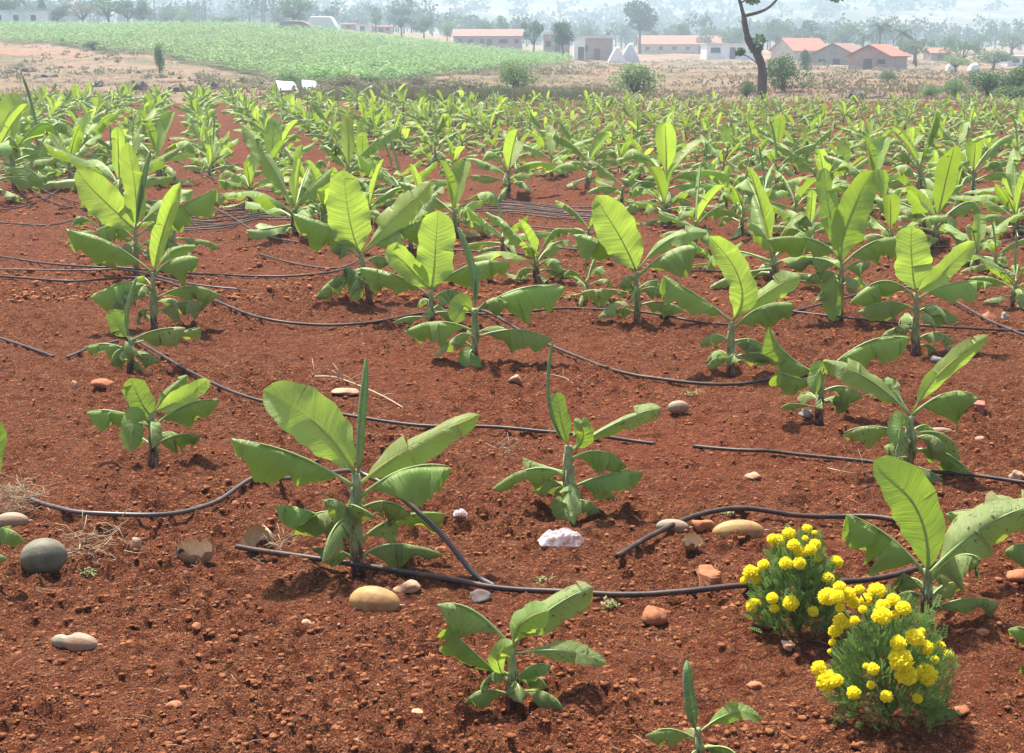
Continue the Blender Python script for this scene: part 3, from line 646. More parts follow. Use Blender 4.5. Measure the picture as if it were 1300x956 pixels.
# the regular rows that run away from the camera
az = math.radians(-12.4); rd_ = Vector((math.sin(az), math.cos(az))); rp = Vector((math.cos(az), -math.sin(az)))
cand = []
for i in range(-20, 50):
    for j in range(0, 60):
        if random.random() < .05: continue
        q = rd_ * (j * 1.30 + (.3 if i % 2 else 0)) + rp * (i * 1.62 + .10) + Vector((random.gauss(0, .11), random.gauss(0, .13)))
        x, y = q; 
        if y < 15 or y > 65.0 + 2.0 * math.sin(x * .3): continue
        if x < -.5 * y - 2 or x > .5 * y + 2: continue
        P = Vector((x, y, H(x, y))); px, py = pix(P)
        if px < -60 or px > 1360: continue
        lim = 292 if px > 390 else 232
        if 585 < px < 775 and py > 232: continue
        if py > lim: continue
        if any((x - a) ** 2 + (y - b) ** 2 < .85 for a, b in placed): continue
        cand.append((math.hypot(x, y), P, px, py))
cand.sort(key=lambda c: c[0])
nind = sum(1 for o in bpy.data.objects if o.name.startswith('banana_plant') and o.type == 'EMPTY' and (o.location.y > 0))
cap = 298 - nind
def size_at(px, py, y):
    s = random.uniform(.92, 1.5) if px < 560 else random.uniform(.85, 1.42)
    if px > 640 and y > 34: s *= .86
    if px > 640 and y > 50: s *= .80
    return s
rest = []
for k, (d, P, px, py) in enumerate(cand):
    i = random.randrange(12); s = size_at(px, py, P.y); rz = random.uniform(0, 6.28)
    if k < cap:
        side = 'left' if px < 450 else ('centre' if px < 850 else 'right')
        dep = 'nearer' if py > 185 else 'further'
        lab = {'left': 'leafy banana plant in the %s back rows on the left side of the field' % dep,
               'centre': 'banana plant in the %s back rows in the centre of the crowded field' % dep,
               'right': 'banana plant in the %s back rows on the right side of the field' % dep}[side]
        put(i, P, rz, s, lab, '%s rows of banana plants, %s' % (dep, side))
    else: rest.append((i, P, rz, s))
if rest:
    V = []; Fc = []; UV = []; MI = []; off = 0; mats = [M['leaf_y'], M['leaf_m'], M['leaf_o'], M['leaf_r'], M['rib'], M['stem'], M['rib_y']]
    cache = {}
    for i, P, rz, s in rest:
        if i not in cache:
            cv = []; cf = []; cu = []; cm = []; co = 0
            for c in KIDS[PROT[i].name]:
                me = c.data; a = np.empty(len(me.vertices) * 3); me.vertices.foreach_get('co', a); cv.append(a.reshape(-1, 3))
                uvd = np.zeros((len(me.vertices), 2)); ul = np.empty(len(me.loops) * 2); me.uv_layers[0].data.foreach_get('uv', ul); li = np.empty(len(me.loops), np.int32); me.loops.foreach_get('vertex_index', li); uvd[li] = ul.reshape(-1, 2); cu.append(uvd)
                for p in me.polygons:
                    cf.append(tuple(v + co for v in p.vertices)); cm.append(mats.index(me.materials[p.material_index]))
                co += len(me.vertices)
            cache[i] = (np.concatenate(cv), cf, np.concatenate(cu), cm)
        cv, cf, cu, cm = cache[i]; c_, s_ = math.cos(rz), math.sin(rz)
        R = np.array([[c_, -s_, 0], [s_, c_, 0], [0, 0, 1]]) * s
        V.append(cv @ R.T + np.array(P)); UV.append(cu); Fc.extend([tuple(v + off for v in f) for f in cf]); MI.extend(cm); off += len(cv)
    mb = MB(); mb.v = np.concatenate(V).tolist(); mb.f = Fc; mb.uv = np.concatenate(UV); mb.mi = MI
    tag(mb.build('banana_plants', mats), 'farthest crowded rows of small banana plants along the field edge', 'banana plants', kind='stuff')
print('plants', nind, 'cand', len(cand), 'rest', len(rest))

GZ = make_ground()
def gp(px, py, lift=0.0):
    p = gnd(px, py); p = Vector((p.x, p.y, (GZ(p.x, p.y) if p.y < 60 else H(p.x, p.y)) + lift)); return p

# ------------------------------------------------------------------ pipes
def spline(P, n=10):
    out = []
    for i in range(len(P) - 1):
        a = P[max(i - 1, 0)]; b = P[i]; c = P[i + 1]; d = P[min(i + 2, len(P) - 1)]
        for k in range(n):
            t = k / n; out.append(.5 * ((2 * b) + (c - a) * t + (2 * a - 5 * b + 4 * c - d) * t * t + (3 * b - a - 3 * c + d) * t ** 3))
    out.append(P[-1]); return out
def hose(pts, label, r=.0105, lift=None, mat='hose', group=None, open_ends=False):
    P = []
    for k, q in enumerate(pts):
        up = q[2] if len(q) > 2 else 0
        if up:                                           # raised point: pixel is where the pipe is, Y from third/fourth
            P.append(atY(q[0], q[1], q[3]))
        else: P.append(gnd(q[0], q[1]))
    ps = spline(P, 10); fl = []
    raised = any(len(q) > 2 and q[2] for q in pts)
    for p in ps:
        z = GZ(p.x, p.y) if p.y < 60 else H(p.x, p.y)
        fl.append(z)
    r *= 1.12; n = len(ps); zz = [max(fl[max(0, i - 4):i + 5]) for i in range(n)]
    for _ in range(2): zz = [sum(zz[max(0, i - 4):i + 5]) / len(zz[max(0, i - 4):i + 5]) for i in range(n)]
    if not raised: ps = [Vector((p.x, p.y, zz[i] + r * .8)) for i, p in enumerate(ps)]
    else:
        first = next(i for i, q in enumerate(pts) if len(q) > 2)
        ps = [Vector((p.x, p.y, max(p.z if i > (first - 1) * 10 else -9, zz[i] + r * .8))) for i, p in enumerate(ps)]
        zs = [p.z for p in ps]; ps = [Vector((p.x, p.y, sum(zs[max(0, i - 2):i + 3]) / len(zs[max(0, i - 2):i + 3]))) for i, p in enumerate(ps)]
    mb = MB(); mb.tube(ps, r, 10, 0)
    if open_ends:
        for a, b in ((ps[0], ps[1]), (ps[-1], ps[-2])):
            d = (a - b).normalized(); mb.tube([a + d * .0005, a + d * .002], r * .72, 10, 1)
    tag(mb.build('drip_pipe', [M[mat], M['hole']]), label, 'pipe', group)
hose([(300, 702), (370, 713), (455, 724), (540, 740), (605, 749), (690, 757), (780, 764), (870, 763), (950, 758), (1060, 749), (1140, 736), (1195, 722), (1213, 706), (1190, 688), (1100, 668), (1000, 661), (930, 660), (880, 665), (830, 688), (783, 722)],
     'long black pipe across the front that loops back behind the marigolds to an open end', .0125, open_ends=True)
Yh = gnd(455, 720).y
hose([(36, 638), (70, 653), (110, 664), (200, 667), (270, 650), (340, 617), (430, 597, 1, Yh + .30), (465, 604, 1, Yh + .16), (500, 624, 1, Yh + .06), (550, 668, 1, Yh - .06), (590, 715, 1, Yh - .16), (628, 768, 1, Yh - .34)],
     'brownish pipe sagging at left and then arching up through the large spiked plant', .0115, mat='hose_dusty', open_ends=True)
hose([(0 - 40, 350), (0, 355), (80, 362), (140, 360), (200, 360), (270, 385), (330, 409), (400, 418), (470, 412), (530, 402), (575, 398), (620, 404), (690, 440), (780, 475), (850, 488), (930, 492), (990, 483), (1035, 480)],
     'long black pipe winding from the left edge through the middle of the field', .0115)
hose([(150, 432), (172, 438), (240, 480), (320, 513), (420, 530), (530, 545), (620, 550), (700, 555), (770, 560), (832, 567)], 'straight pipe from the small ragged plant to the thin-spiked plant, behind the large spiked one', .0105)
hose([(880, 571), (950, 578), (1000, 580), (1100, 592), (1170, 602), (1240, 612), (1330, 622)], 'half-buried pipe at right passing the foot of the wide-spreading plant', .0105)
hose([(-30, 428), (0, 435), (35, 445), (68, 456)], 'short pipe entering from the left edge and going under the soil above the lone plant', .0105)
hose([(85, 456), (100, 453), (118, 446), (150, 436)], 'short dusty pipe piece rising out of the soil near the small ragged plant', .009, mat='hose_dusty')
hose([(-30, 326), (0, 330), (60, 340), (120, 345), (170, 347), (250, 352), (340, 354), (410, 352), (445, 345)], 'pipe running level from the left edge, uppermost of the three close ones', .0105)
hose([(-30, 344), (0, 346), (100, 348), (160, 353), (240, 366), (303, 374)], 'thin dusty pipe between the two longer ones at the left edge', .008, mat='hose_dusty')
hose([(650, 404), (700, 400), (740, 398), (800, 402), (870, 412), (925, 414)], 'pipe touching the foot of the broad yellow-green leaved plant', .010)
hose([(560, 400), (640, 405), (655, 404)], 'short dark pipe piece behind the plant with the curved spike', .008)
hose([(855, 347), (920, 350), (980, 356), (1040, 366)], 'pipe behind the twisted pale leaf, going right', .010)
hose([(1003, 400), (1040, 391), (1085, 378), (1110, 366)], 'pipe slanting up to the right behind the V-leaved plant', .010)
hose([(1003, 401), (1075, 410), (1180, 420), (1300, 427), (1330, 428)], 'straight pipe at the foot of the glowing yellow-leaved plant', .010)
hose([(1110, 366), (1165, 372), (1215, 390), (1260, 414), (1300, 433), (1330, 446)], 'pipe slanting down to the right edge across the straight one', .011)
hose([(1178, 317), (1215, 316), (1250, 309), (1300, 295), (1330, 287)], 'upper of two pipes curving to the right edge', .0105)
hose([(1235, 319), (1270, 314), (1300, 304), (1330, 294)], 'lower of two pipes curving to the right edge', .009)
hose([(1220, 260), (1260, 268), (1300, 262)], 'short pipe curve high at the right edge', .009)
hose([(-30, 265), (0, 270), (40, 262), (75, 245), (95, 228)], 'pipe curving up from the left edge across the others', .0105)
for k, (q, lb) in enumerate([([(15, 215), (40, 235), (80, 255), (125, 266)], 'upper crossing pipe at far left, running down to the right'),
    ([(28, 212), (60, 222), (120, 226), (200, 232)], 'thin pipe at far left just under the leaves'),
    ([(15, 220), (35, 240), (60, 256), (90, 264), (130, 267)], 'lower crossing pipe at far left, bending level'),
    ([(-20, 286), (0, 287), (60, 288), (100, 280), (135, 272)], 'pipe from the left edge below the crossing ones'),
    ([(30, 206), (60, 213), (95, 215), (130, 212)], 'topmost thin pipe at far left behind the leaves'),
    ([(225, 205), (265, 225), (300, 238), (345, 246)], 'pipe crossing the narrow red aisle on a slant'),
    ([(270, 250), (330, 254), (380, 256)], 'short pipe in the aisle just above the bundled pipes'),
    ([(260, 262), (290, 276), (330, 300), (380, 312)], 'pipe leaving the bundled pipes downward to the right')]):
    hose(q, lb, .010)
rd = random.Random(3)
for k in range(9):
    y0 = 271 + k * 2.6; b = rd.uniform(-4, 4)
    hose([(215 + rd.uniform(-6, 8), y0 + 4 + b * .3), (250, y0 + 3), (290, y0 + b * .6), (325, y0 - 3 - k * .8), (352 + rd.uniform(-8, 25), y0 - 10 + b)], 'one strand of the bundled black pipes right of the left plant row', .009, group='bundled black pipes beside the left row')
for k in range(8):
    y0 = 257 + k * 2.2; b = rd.uniform(-3, 3)
    hose([(560 + rd.uniform(0, 60), y0 + 1 + b), (640, y0), (690, y0 + 4 + b * .4), (730, y0 + 9), (765 + rd.uniform(-20, 30), y0 + 10 + b)], 'one strand of the black pipe bundle lying in the middle of the field', .009, group='black pipe bundle in mid field')
for (q, lb) in [([(500, 322), (560, 320), (640, 325), (700, 330)], 'pipe right of the bright oval leaf plant'), ([(330, 328), (380, 340), (430, 344), (460, 330)], 'pipe passing left of the bright oval leaf plant'), ([(700, 320), (760, 326), (820, 345)], 'pipe between the pipe bundle and the broad yellow-green leaf'), ([(880, 240), (940, 238), (1000, 242)], 'distant pipe glimpsed between plants right of centre'), ([(600, 290), (660, 292), (740, 298), (800, 300)], 'pipe lying just under the mid-field bundle')]:
    hose(q, lb, .009)

# ------------------------------------------------------------------ stones, gourds, litter
def rock(px, py, wpx, hpx, mat, label, name='stone', cat='stone', seed=1, rough=.34, bury=.36, dep=1.0, square=0, tilt=0):
    g = gp(px, py); s = (g - CAM).length / F; a = wpx * s / 2; c = hpx * s / 2
    rd = random.Random(seed); planes = [(Vector([rd.gauss(0, 1) for _ in range(3)]).normalized(), rd.uniform(.55, .85)) for _ in range(9)]; mb = MB(); nu_, nv_ = 26, 16; vs = []; ox, oy = rd.uniform(0, 99), rd.uniform(0, 99)
    for i in range(nv_ + 1):
        th = PI * i / nv_
        for j in range(nu_):
            ph = 2 * PI * j / nu_; d = Vector((math.sin(th) * math.cos(ph), math.sin(th) * math.sin(ph), math.cos(th)))
            hk = min([1.0] + [hh_ / max(d.dot(nn_), .05) for nn_, hh_ in planes])
            if square: d = Vector([math.copysign(abs(q) ** (1 / (1 + square)), q) for q in d])
            n = 1 + rough * 2 * (float(fbm(np.array(d.x * 1.6 + d.z + ox), np.array(d.y * 1.6 - d.z * 1.3 + oy), 3, seed)) - .5)
            p = Vector((d.x * a, d.y * a * dep, d.z * c)) * (n * hk * 1.15)
            if tilt: p = Matrix.Rotation(tilt, 3, 'Y') @ p
            vs.append(p)
    fs = [(i * nu_ + j, i * nu_ + (j + 1) % nu_, (i + 1) * nu_ + (j + 1) % nu_, (i + 1) * nu_ + j) for i in range(nv_) for j in range(nu_)]
    mb.add(vs, fs); o = mb.build(name, M[mat], smooth=not square); o.location = g + Vector((0, 0, c * (1 - bury * 2))); return tag(o, label, cat)
def gourd(px, py, wpx, hpx, mat, label, seed=1, neck=0, bury=.1, rz=0, stalk=True, dep=1.0):
    g = gp(px, py); s = (g - CAM).length / F; a = wpx * s / 2; c = hpx * s / 2
    root = empty('gourd', g + Vector((0, 0, c * (1 - bury * 2))), label, 'gourd', rz=rz); mb = MB(); nu_, nv_ = 28, 16; vs = []
    for i in range(nv_ + 1):                              # axis along local x
        th = PI * i / nv_; xx = math.cos(th); rr = math.sin(th)
        if neck: rr *= 1 - neck * math.exp(-((xx + .25) / .22) ** 2) - neck * .45 * (xx < -.25)
        for j in range(nu_):
            ph = 2 * PI * j / nu_; rb = 1 + .025 * math.cos(ph * 9)
            vs.append((xx * a, math.cos(ph) * rr * c * dep * rb, math.sin(ph) * rr * c * rb))
    fs = [(i * nu_ + j, (i + 1) * nu_ + j, (i + 1) * nu_ + (j + 1) % nu_, i * nu_ + (j + 1) % nu_) for i in range(nv_) for j in range(nu_)]
    mb.add(vs, fs); mb.build('rind', M[mat], root)
    if stalk: mb = MB(); mb.tube([(a * .97, 0, 0), (a * 1.1, 0, .006), (a * 1.2, .004, .003)], [.006, .005, .004], 7); mb.build('stalk', M['straw'], root)
def shell(px, py, wpx, hpx, mo, mi, label, seed=1, tilt=.4, rz=0, jag=.25):
    """a broken half of a dried gourd: outer rind, pale inside, jagged rim"""
    g = gp(px, py); s = (g - CAM).length / F; a = wpx * s / 2; c = hpx * s
    rd = random.Random(seed); mb = MB(); nu_, nv_ = 26, 7
    rim = [1 + rd.uniform(-jag, jag) for _ in range(nu_)]
    for (k, inn) in ((1.0, 0), (.93, 1)):
        vs = []
        for i in range(nv_ + 1):
            for j in range(nu_):
                th = (PI / 2) * (i / nv_) * rim[j] * 1.1; ph = 2 * PI * j / nu_
                v = Vector((math.sin(th) * math.cos(ph) * a * k, math.sin(th) * math.sin(ph) * a * k * .85, -math.cos(th) * c * k + (c * .02 if inn else 0)))
                vs.append(Matrix.Rotation(tilt, 3, 'X') @ v)
        fs = [(i * nu_ + j, i * nu_ + (j + 1) % nu_, (i + 1) * nu_ + (j + 1) % nu_, (i + 1) * nu_ + j) for i in range(nv_) for j in range(nu_)]
        mb.add(vs, fs if not inn else [f[::-1] for f in fs], None, inn)
    o = mb.build('gourd_shell', [M[mo], M[mi]]); o.location = g + Vector((0, 0, c * .75)); o.rotation_euler = (0, 0, rz)
    return tag(o, label, 'gourd shell')
gourd(57, 727, 54, 44, 'gourd', 'dark round whole gourd at the left edge of the bare soil', bury=.16, rz=.3)
gourd(95, 822, 62, 27, 'gourd_g', 'grey gourd with a narrow waist lying in the soil at bottom left', neck=.35, bury=.2, rz=-.25)
gourd(476, 770, 68, 40, 'gourd_y', 'brown and yellow gourd half sunk in the soil in front of the large spiked plant', bury=.36, rz=-.35)
gourd(861, 526, 28, 17, 'gourd_g', 'small grey-green oval gourd right of the thin-spiked plant', bury=.1, rz=.2)
gourd(937, 684, 66, 30, 'gourd_y', 'pale yellow gourd crossed by the looping pipe, left of the marigolds', bury=.22, rz=.1)
gourd(854, 672, 42, 20, 'gourd_g', 'pale flattened gourd just behind the open end of the looping pipe', bury=.2, rz=-.2)
gourd(1190, 553, 40, 12, 'gourd_g', 'thin grey-white gourd under the leaves of the wide-spreading plant', bury=.15, rz=.1)
gourd(16, 668, 40, 22, 'gourd_g', 'grey gourd under the straw heap at the left edge', bury=.2)
shell(248, 712, 46, 22, 'gourd_g', 'flesh', 'cracked grey gourd with a broken brown top, between dark round gourd and pipe end', 3, .25, .2, .13)
shell(327, 700, 40, 20, 'flesh', 'flesh', 'torn pale gourd shell standing behind the left pipe end', 5, .9, -.3, .22)
shell(879, 702, 28, 13, 'gourd_y', 'flesh', 'small broken yellow gourd shell left of the pale yellow gourd', 7, .7, .4, .18)
rock(515, 752, 30, 16, 'st_pale', 'small whitish stone right behind the half-sunk brown gourd', seed=4)
rock(902, 745, 36, 34, 'st_red', 'large red angular stone left of the marigold clump', seed=5, square=.25, rough=.25)
rock(655, 489, 17, 11, 'st_pale', 'white pebble right of the hanging grey leaf', seed=6)
rock(957, 607, 20, 9, 'st_pale', 'flat pale stone on bare soil below the half-buried pipe', seed=7)
rock(1190, 460, 15, 13, 'st_grey', 'round dark grey stone at the foot of the glowing yellow-leaved plant', seed=8, rough=.08)
rock(1203, 449, 10, 8, 'st_pale', 'little pinkish stone beside the round dark grey stone', seed=9)
rock(1244, 560, 12, 10, 'st_pale', 'round whitish pebble right of the thin grey-white gourd', seed=10, rough=.05)
rock(1022, 526, 18, 12, 'st_grey', 'grey stone at the foot of the V-leaved plant', seed=11)
rock(1256, 405, 20, 13, 'st_red', 'reddish stone beside the crossing pipes at right', seed=12)
rock(1275, 405, 11, 12, 'st_grey', 'grey stone just right of the reddish one by the crossing pipes', seed=13)
rock(1197, 304, 14, 12, 'st_red', 'reddish stone behind the bright leaf near the curving pipes', seed=14)
rock(1292, 612, 18, 14, 'st_pale', 'pale stone at the right edge by the half-buried pipe', seed=15)
rock(173, 700, 11, 20, 'st_pale', 'upright pale shard between dark round gourd and cracked one', seed=16, bury=.15)
rock(830, 790, 30, 22, 'st_red', 'red stone just below the long pipe, left of the large red angular one', seed=17)
rock(890, 672, 24, 16, 'st_red', 'reddish clod-like stone where the looping pipe bends', seed=18)
rock(440, 502, 30, 8, 'st_pale', 'flat pale stone beside the dry branch', seed=19)
rock(1290, 732, 26, 18, 'st_red', 'red stone under the brown-spotted leaf at the right edge', seed=21)
rock(130, 492, 22, 12, 'st_red', 'reddish stone above the small lone plant', seed=22)
rock(95, 492, 9, 12, 'st_pale', 'small pale upright pebble left of the reddish stone above the lone plant', seed=23)
for k, (x, y, w_, h_) in enumerate([(1160, 800, 14, 9), (1248, 812, 16, 9), (760, 870, 15, 9), (1000, 830, 18, 9), (300, 640, 12, 7), (560, 700, 12, 8), (390, 790, 13, 8), (250, 800, 13, 8), (960, 870, 20, 11), (530, 905, 16, 9), (220, 900, 18, 11), (1220, 905, 20, 11)]):
    rock(x, y, w_, h_, 'st_red' if k % 3 else 'st_pale', 'small reddish stone lying loose on the soil' if k % 3 else 'small pale stone lying loose on the soil', seed=40 + k)['group'] = 'loose reddish stones' if k % 3 else 'loose pale stones'
# bricks
def brick(px, py, label, rz, sx=1, tl=0):
    mb = MB(); mb.box((-.115 * sx, -.055, 0), (.115 * sx, .055, .075)); o = mb.build('brick', M['brick'], smooth=False)
    b = o.modifiers.new('b', 'BEVEL'); b.width = .006; b.segments = 2
    o.location = gp(px, py) + Vector((0, 0, -.01)); o.rotation_euler = (0.05, tl, rz); tag(o, label, 'brick')
brick(1222, 520, 'red block behind the wide-spreading plant, near the right edge', -.3, 1.25, .05)
rock(608, 762, 26, 16, 'st_dark', 'dark lump added as the shade of the soil hollow under the arching pipe', seed=24)  # dark stone shape added to stand for the shaded soil hollow here
# plastic
def film(px, py, wpx, hpx, label, seed, name='plastic_bag', cat='bag'):
    g = gp(px, py); s = (g - CAM).length / F; a = wpx * s / 2; c = hpx * s; n = 26; vs = []
    for i in range(n + 1):
        for j in range(n + 1):
            x = i / n * 2 - 1; y = j / n * 2 - 1; r = min(1, math.hypot(x, y))
            k = 1 + .25 * (float(vnoise(math.atan2(y, x) * 2 + seed, 0, seed)) - .5)
            if r > 1e-6: q = max(abs(x), abs(y)) / math.hypot(x, y)
            else: q = 1
            X = x * (q * .6 + .4) * k; Y = y * (q * .6 + .4) * k
            z = (1 - max(abs(x), abs(y)) ** 2.4) * (.28 + .75 * float(fbm(x * 2.6 + seed, y * 2.6, 3, seed))) + .2 * abs(math.sin(x * 9 + y * 6 + seed + 2 * math.sin(y * 5))) * (1 - r * .7)
            vs.append((X * a, Y * a * .7, z * c))
    fs = [(i * (n + 1) + j, (i + 1) * (n + 1) + j, (i + 1) * (n + 1) + j + 1, i * (n + 1) + j + 1) for i in range(n) for j in range(n)]
    mb = MB(); mb.add(vs, fs); o = mb.build(name, M['bag'], smooth=False); o.location = g; return tag(o, label, cat)
film(713, 690, 58, 21, 'crumpled clear plastic bag lying in front of the thin-spiked plant', 3)
film(585, 668, 20, 9, 'small white plastic scrap left of the crumpled bag', 8, 'plastic_scrap', 'litter')
# twigs and straw
def twig(pts, r, label, name='dry_branch', cat='branch', side=6, seed=1):
    rd = random.Random(seed); P = spline([gp(x, y, .012 + h) for x, y, h in pts], 6); mb = MB(); mb.tube(P, [r * (1 - .6 * i / len(P)) for i in range(len(P))], 6)
    for k in range(side):
        p = P[rd.randrange(len(P))]; d = Vector((rd.uniform(-1, 1), rd.uniform(-.8, .8), rd.uniform(.1, .8))).normalized() * rd.uniform(.08, .2)
        q = p + d * .5 + Vector((0, 0, .01)); mb.tube([p, q, p + d], [r * .45, r * .3, r * .2], 5)
    tag(mb.build(name, M['straw']), label, cat)
twig([(400, 482, .02), (425, 490, .05), (460, 498, .03), (490, 508, .02), (512, 522, 0)], .009, 'dry branch lying behind the large spiked plant', side=10, seed=4)
twig([(1050, 598, 0), (1062, 605, .03), (1080, 612, .02), (1098, 606, 0)], .004, 'small curled root on bare soil left of the wide-spreading plant', side=6, seed=6)
twig([(690, 482, .06), (720, 488, .03), (742, 504, 0)], .004, 'pale dry leaf stalk behind the whip-like spike', side=3, seed=9)
def straw_heap(px, py, wpx, n, label, hgt=.12, seed=1, name='straw_heap', cat='straw'):
    g = gp(px, py); s = (g - CAM).length / F; a = wpx * s / 2; rd = random.Random(seed); mb = MB()
    for k in range(n):
        p = Vector((rd.gauss(0, .45) * a, rd.gauss(0, .3) * a, rd.uniform(0, hgt))); d = Vector((rd.uniform(-1, 1), rd.uniform(-.6, .6), rd.uniform(-.3, .6))).normalized() * rd.uniform(.05, .15)
        m = p + d * .5 + Vector((0, 0, rd.uniform(-.02, .03))); e = p + d; e.z = max(e.z, 0); mb.tube([p, m, e], [.0022, .002, .001], 4)
    o = mb.build(name, M['straw']); o.location = g; tag(o, label, cat)
straw_heap(14, 650, 80, 150, 'heap of dry straw at the left edge above the grey gourd', .16, 2)
straw_heap(108, 712, 44, 50, 'dry weed tuft right of the dark round gourd', .16, 3, 'dry_weed', 'weed')
straw_heap(150, 718, 26, 14, 'thin dry weed stalks left of the cracked gourd', .22, 4, 'dry_weed', 'weed')
straw_heap(640, 574, 30, 24, 'wisp of dry grass at the right end of the straight pipe', .05, 5, 'dry_weed', 'weed')
straw_heap(350, 702, 30, 22, 'wisp of dry straw beside the torn pale gourd shell', .07, 6, 'dry_weed', 'weed')

def small_weed(px, py, wpx, label, seed):
    g = gp(px, py); s = (g - CAM).length / F; a = wpx * s / 2; rd = random.Random(seed); mb = MB()
    for k in range(60):
        p = Vector((rd.gauss(0, .4) * a, rd.gauss(0, .35) * a, rd.uniform(0, .03))); an = rd.uniform(0, 6.28); L = rd.uniform(.01, .025)
        d = Vector((math.cos(an), math.sin(an), rd.uniform(.1, .9))) * L; q = Vector((-math.sin(an), math.cos(an), 0)) * L * .3
        mb.add([p, p + d * .5 + q, p + d, p + d * .5 - q], [(0, 1, 2, 3)])
    o = mb.build('small_weed', M['weed']); o.location = g; tag(o, label, 'weed')
small_weed(878, 507, 30, 'little green weed just above the small grey-green gourd', 1)
small_weed(776, 772, 24, 'little green weed just under the long pipe in the centre', 2)
small_weed(925, 660, 20, 'little green weed behind the pale yellow gourd', 3)
small_weed(688, 740, 26, 'little green weed between plastic bag and long pipe', 4)
small_weed(108, 730, 30, 'little green weed right of the dark round gourd', 5)

# loose clods, pebbles and straw bits over the soil: countless
def clods(n, mat, name, label, cat, rmin, rmax, ymax, seed, flat=.62, ymin=4.2):
    rd = np.random.default_rng(seed)
    ico = np.array([(0, 0, 1), (.89, 0, .45), (.28, .85, .45), (-.72, .53, .45), (-.72, -.53, .45), (.28, -.85, .45), (.72, .53, -.45), (-.28, .85, -.45), (-.89, 0, -.45), (-.28, -.85, -.45), (.72, -.53, -.45), (0, 0, -1)])
    fi = [(0, 1, 2), (0, 2, 3), (0, 3, 4), (0, 4, 5), (0, 5, 1), (1, 6, 2), (2, 7, 3), (3, 8, 4), (4, 9, 5), (5, 10, 1), (6, 7, 2), (7, 8, 3), (8, 9, 4), (9, 10, 5), (10, 6, 1), (11, 7, 6), (11, 8, 7), (11, 9, 8), (11, 10, 9), (11, 6, 10)]
    m = int(n * 1.7); y = ymin + (ymax - ymin) * rd.random(m) ** 1.8; x = (rd.random(m) * 2 - 1) * (.42 * y + .6)
    ok = fbm(x / .9, y / .9, 3, 61) + rd.normal(size=m) * .16 > .37; x = x[ok][:n]; y = y[ok][:n]; m = len(x)
    r = rmin + (rmax - rmin) * rd.random(m) ** 11
    v = ico[None] * (1 + rd.uniform(-.45, .4, (m, 12, 1))) * r[:, None, None] * np.stack([np.ones(m), rd.uniform(.6, 1, m), flat * rd.uniform(.6, 1, m)], -1)[:, None]
    an = rd.random(m) * 6.28; c = np.cos(an)[:, None]; s_ = np.sin(an)[:, None]
    v = np.stack([v[..., 0] * c - v[..., 1] * s_, v[..., 0] * s_ + v[..., 1] * c, v[..., 2]], -1)
    z = GZ(x, y); v += np.stack([x, y, z + r * .08], -1)[:, None]
    fa = (np.array(fi)[None] + (np.arange(m) * 12)[:, None, None]).reshape(-1)
    me = bpy.data.meshes.new(name); me.vertices.add(m * 12); me.vertices.foreach_set('co', v.astype(np.float32).ravel())
    me.loops.add(len(fa)); me.loops.foreach_set('vertex_index', fa.astype(np.int32)); nf = len(fa) // 3
    me.polygons.add(nf); me.polygons.foreach_set('loop_start', (np.arange(nf) * 3).astype(np.int32)); me.polygons.foreach_set('loop_total', np.full(nf, 3, np.int32))
    me.update(calc_edges=True); me.materials.append(M[mat]); o = bpy.data.objects.new(name, me); COL.objects.link(o); tag(o, label, cat, kind='stuff')
clods(125000, 'clod', 'soil_clods', 'loose crumbs and clods of red soil strewn over the field', 'soil clods', .0035, .021, 24, 1)
clods(45000, 'clod', 'soil_clods', 'coarser clods of red soil between the back rows of the field', 'soil clods', .010, .05, 62, 5, ymin=14)
clods(1800, 'pebble', 'pebbles', 'small pinkish pebbles strewn over the red soil', 'pebbles', .004, .011, 18, 2)
mb = MB(); rd = random.Random(12)
for k in range(900):
    y = 4.3 + 13 * rd.random() ** 1.6; x = rd.uniform(-1, 1) * (.42 * y + .4)
    if float(vnoise(x / 1.1, y / 1.1, 77)) < .55 and rd.random() < .8: continue
    an = rd.uniform(0, PI); L = rd.uniform(.02, .09); d = Vector((math.cos(an), math.sin(an), rd.uniform(-.05, .15))) * L; p = Vector((x, y, GZ(x, y) + .006))
    mb.tube([p, p + d * .5 + Vector((rd.uniform(-.01, .01), 0, .006)), p + d], [.0013, .0013, .0008], 4)
tag(mb.build('straw_litter', M['straw']), 'scattered bits of dry straw on the red soil', 'straw litter', kind='stuff')

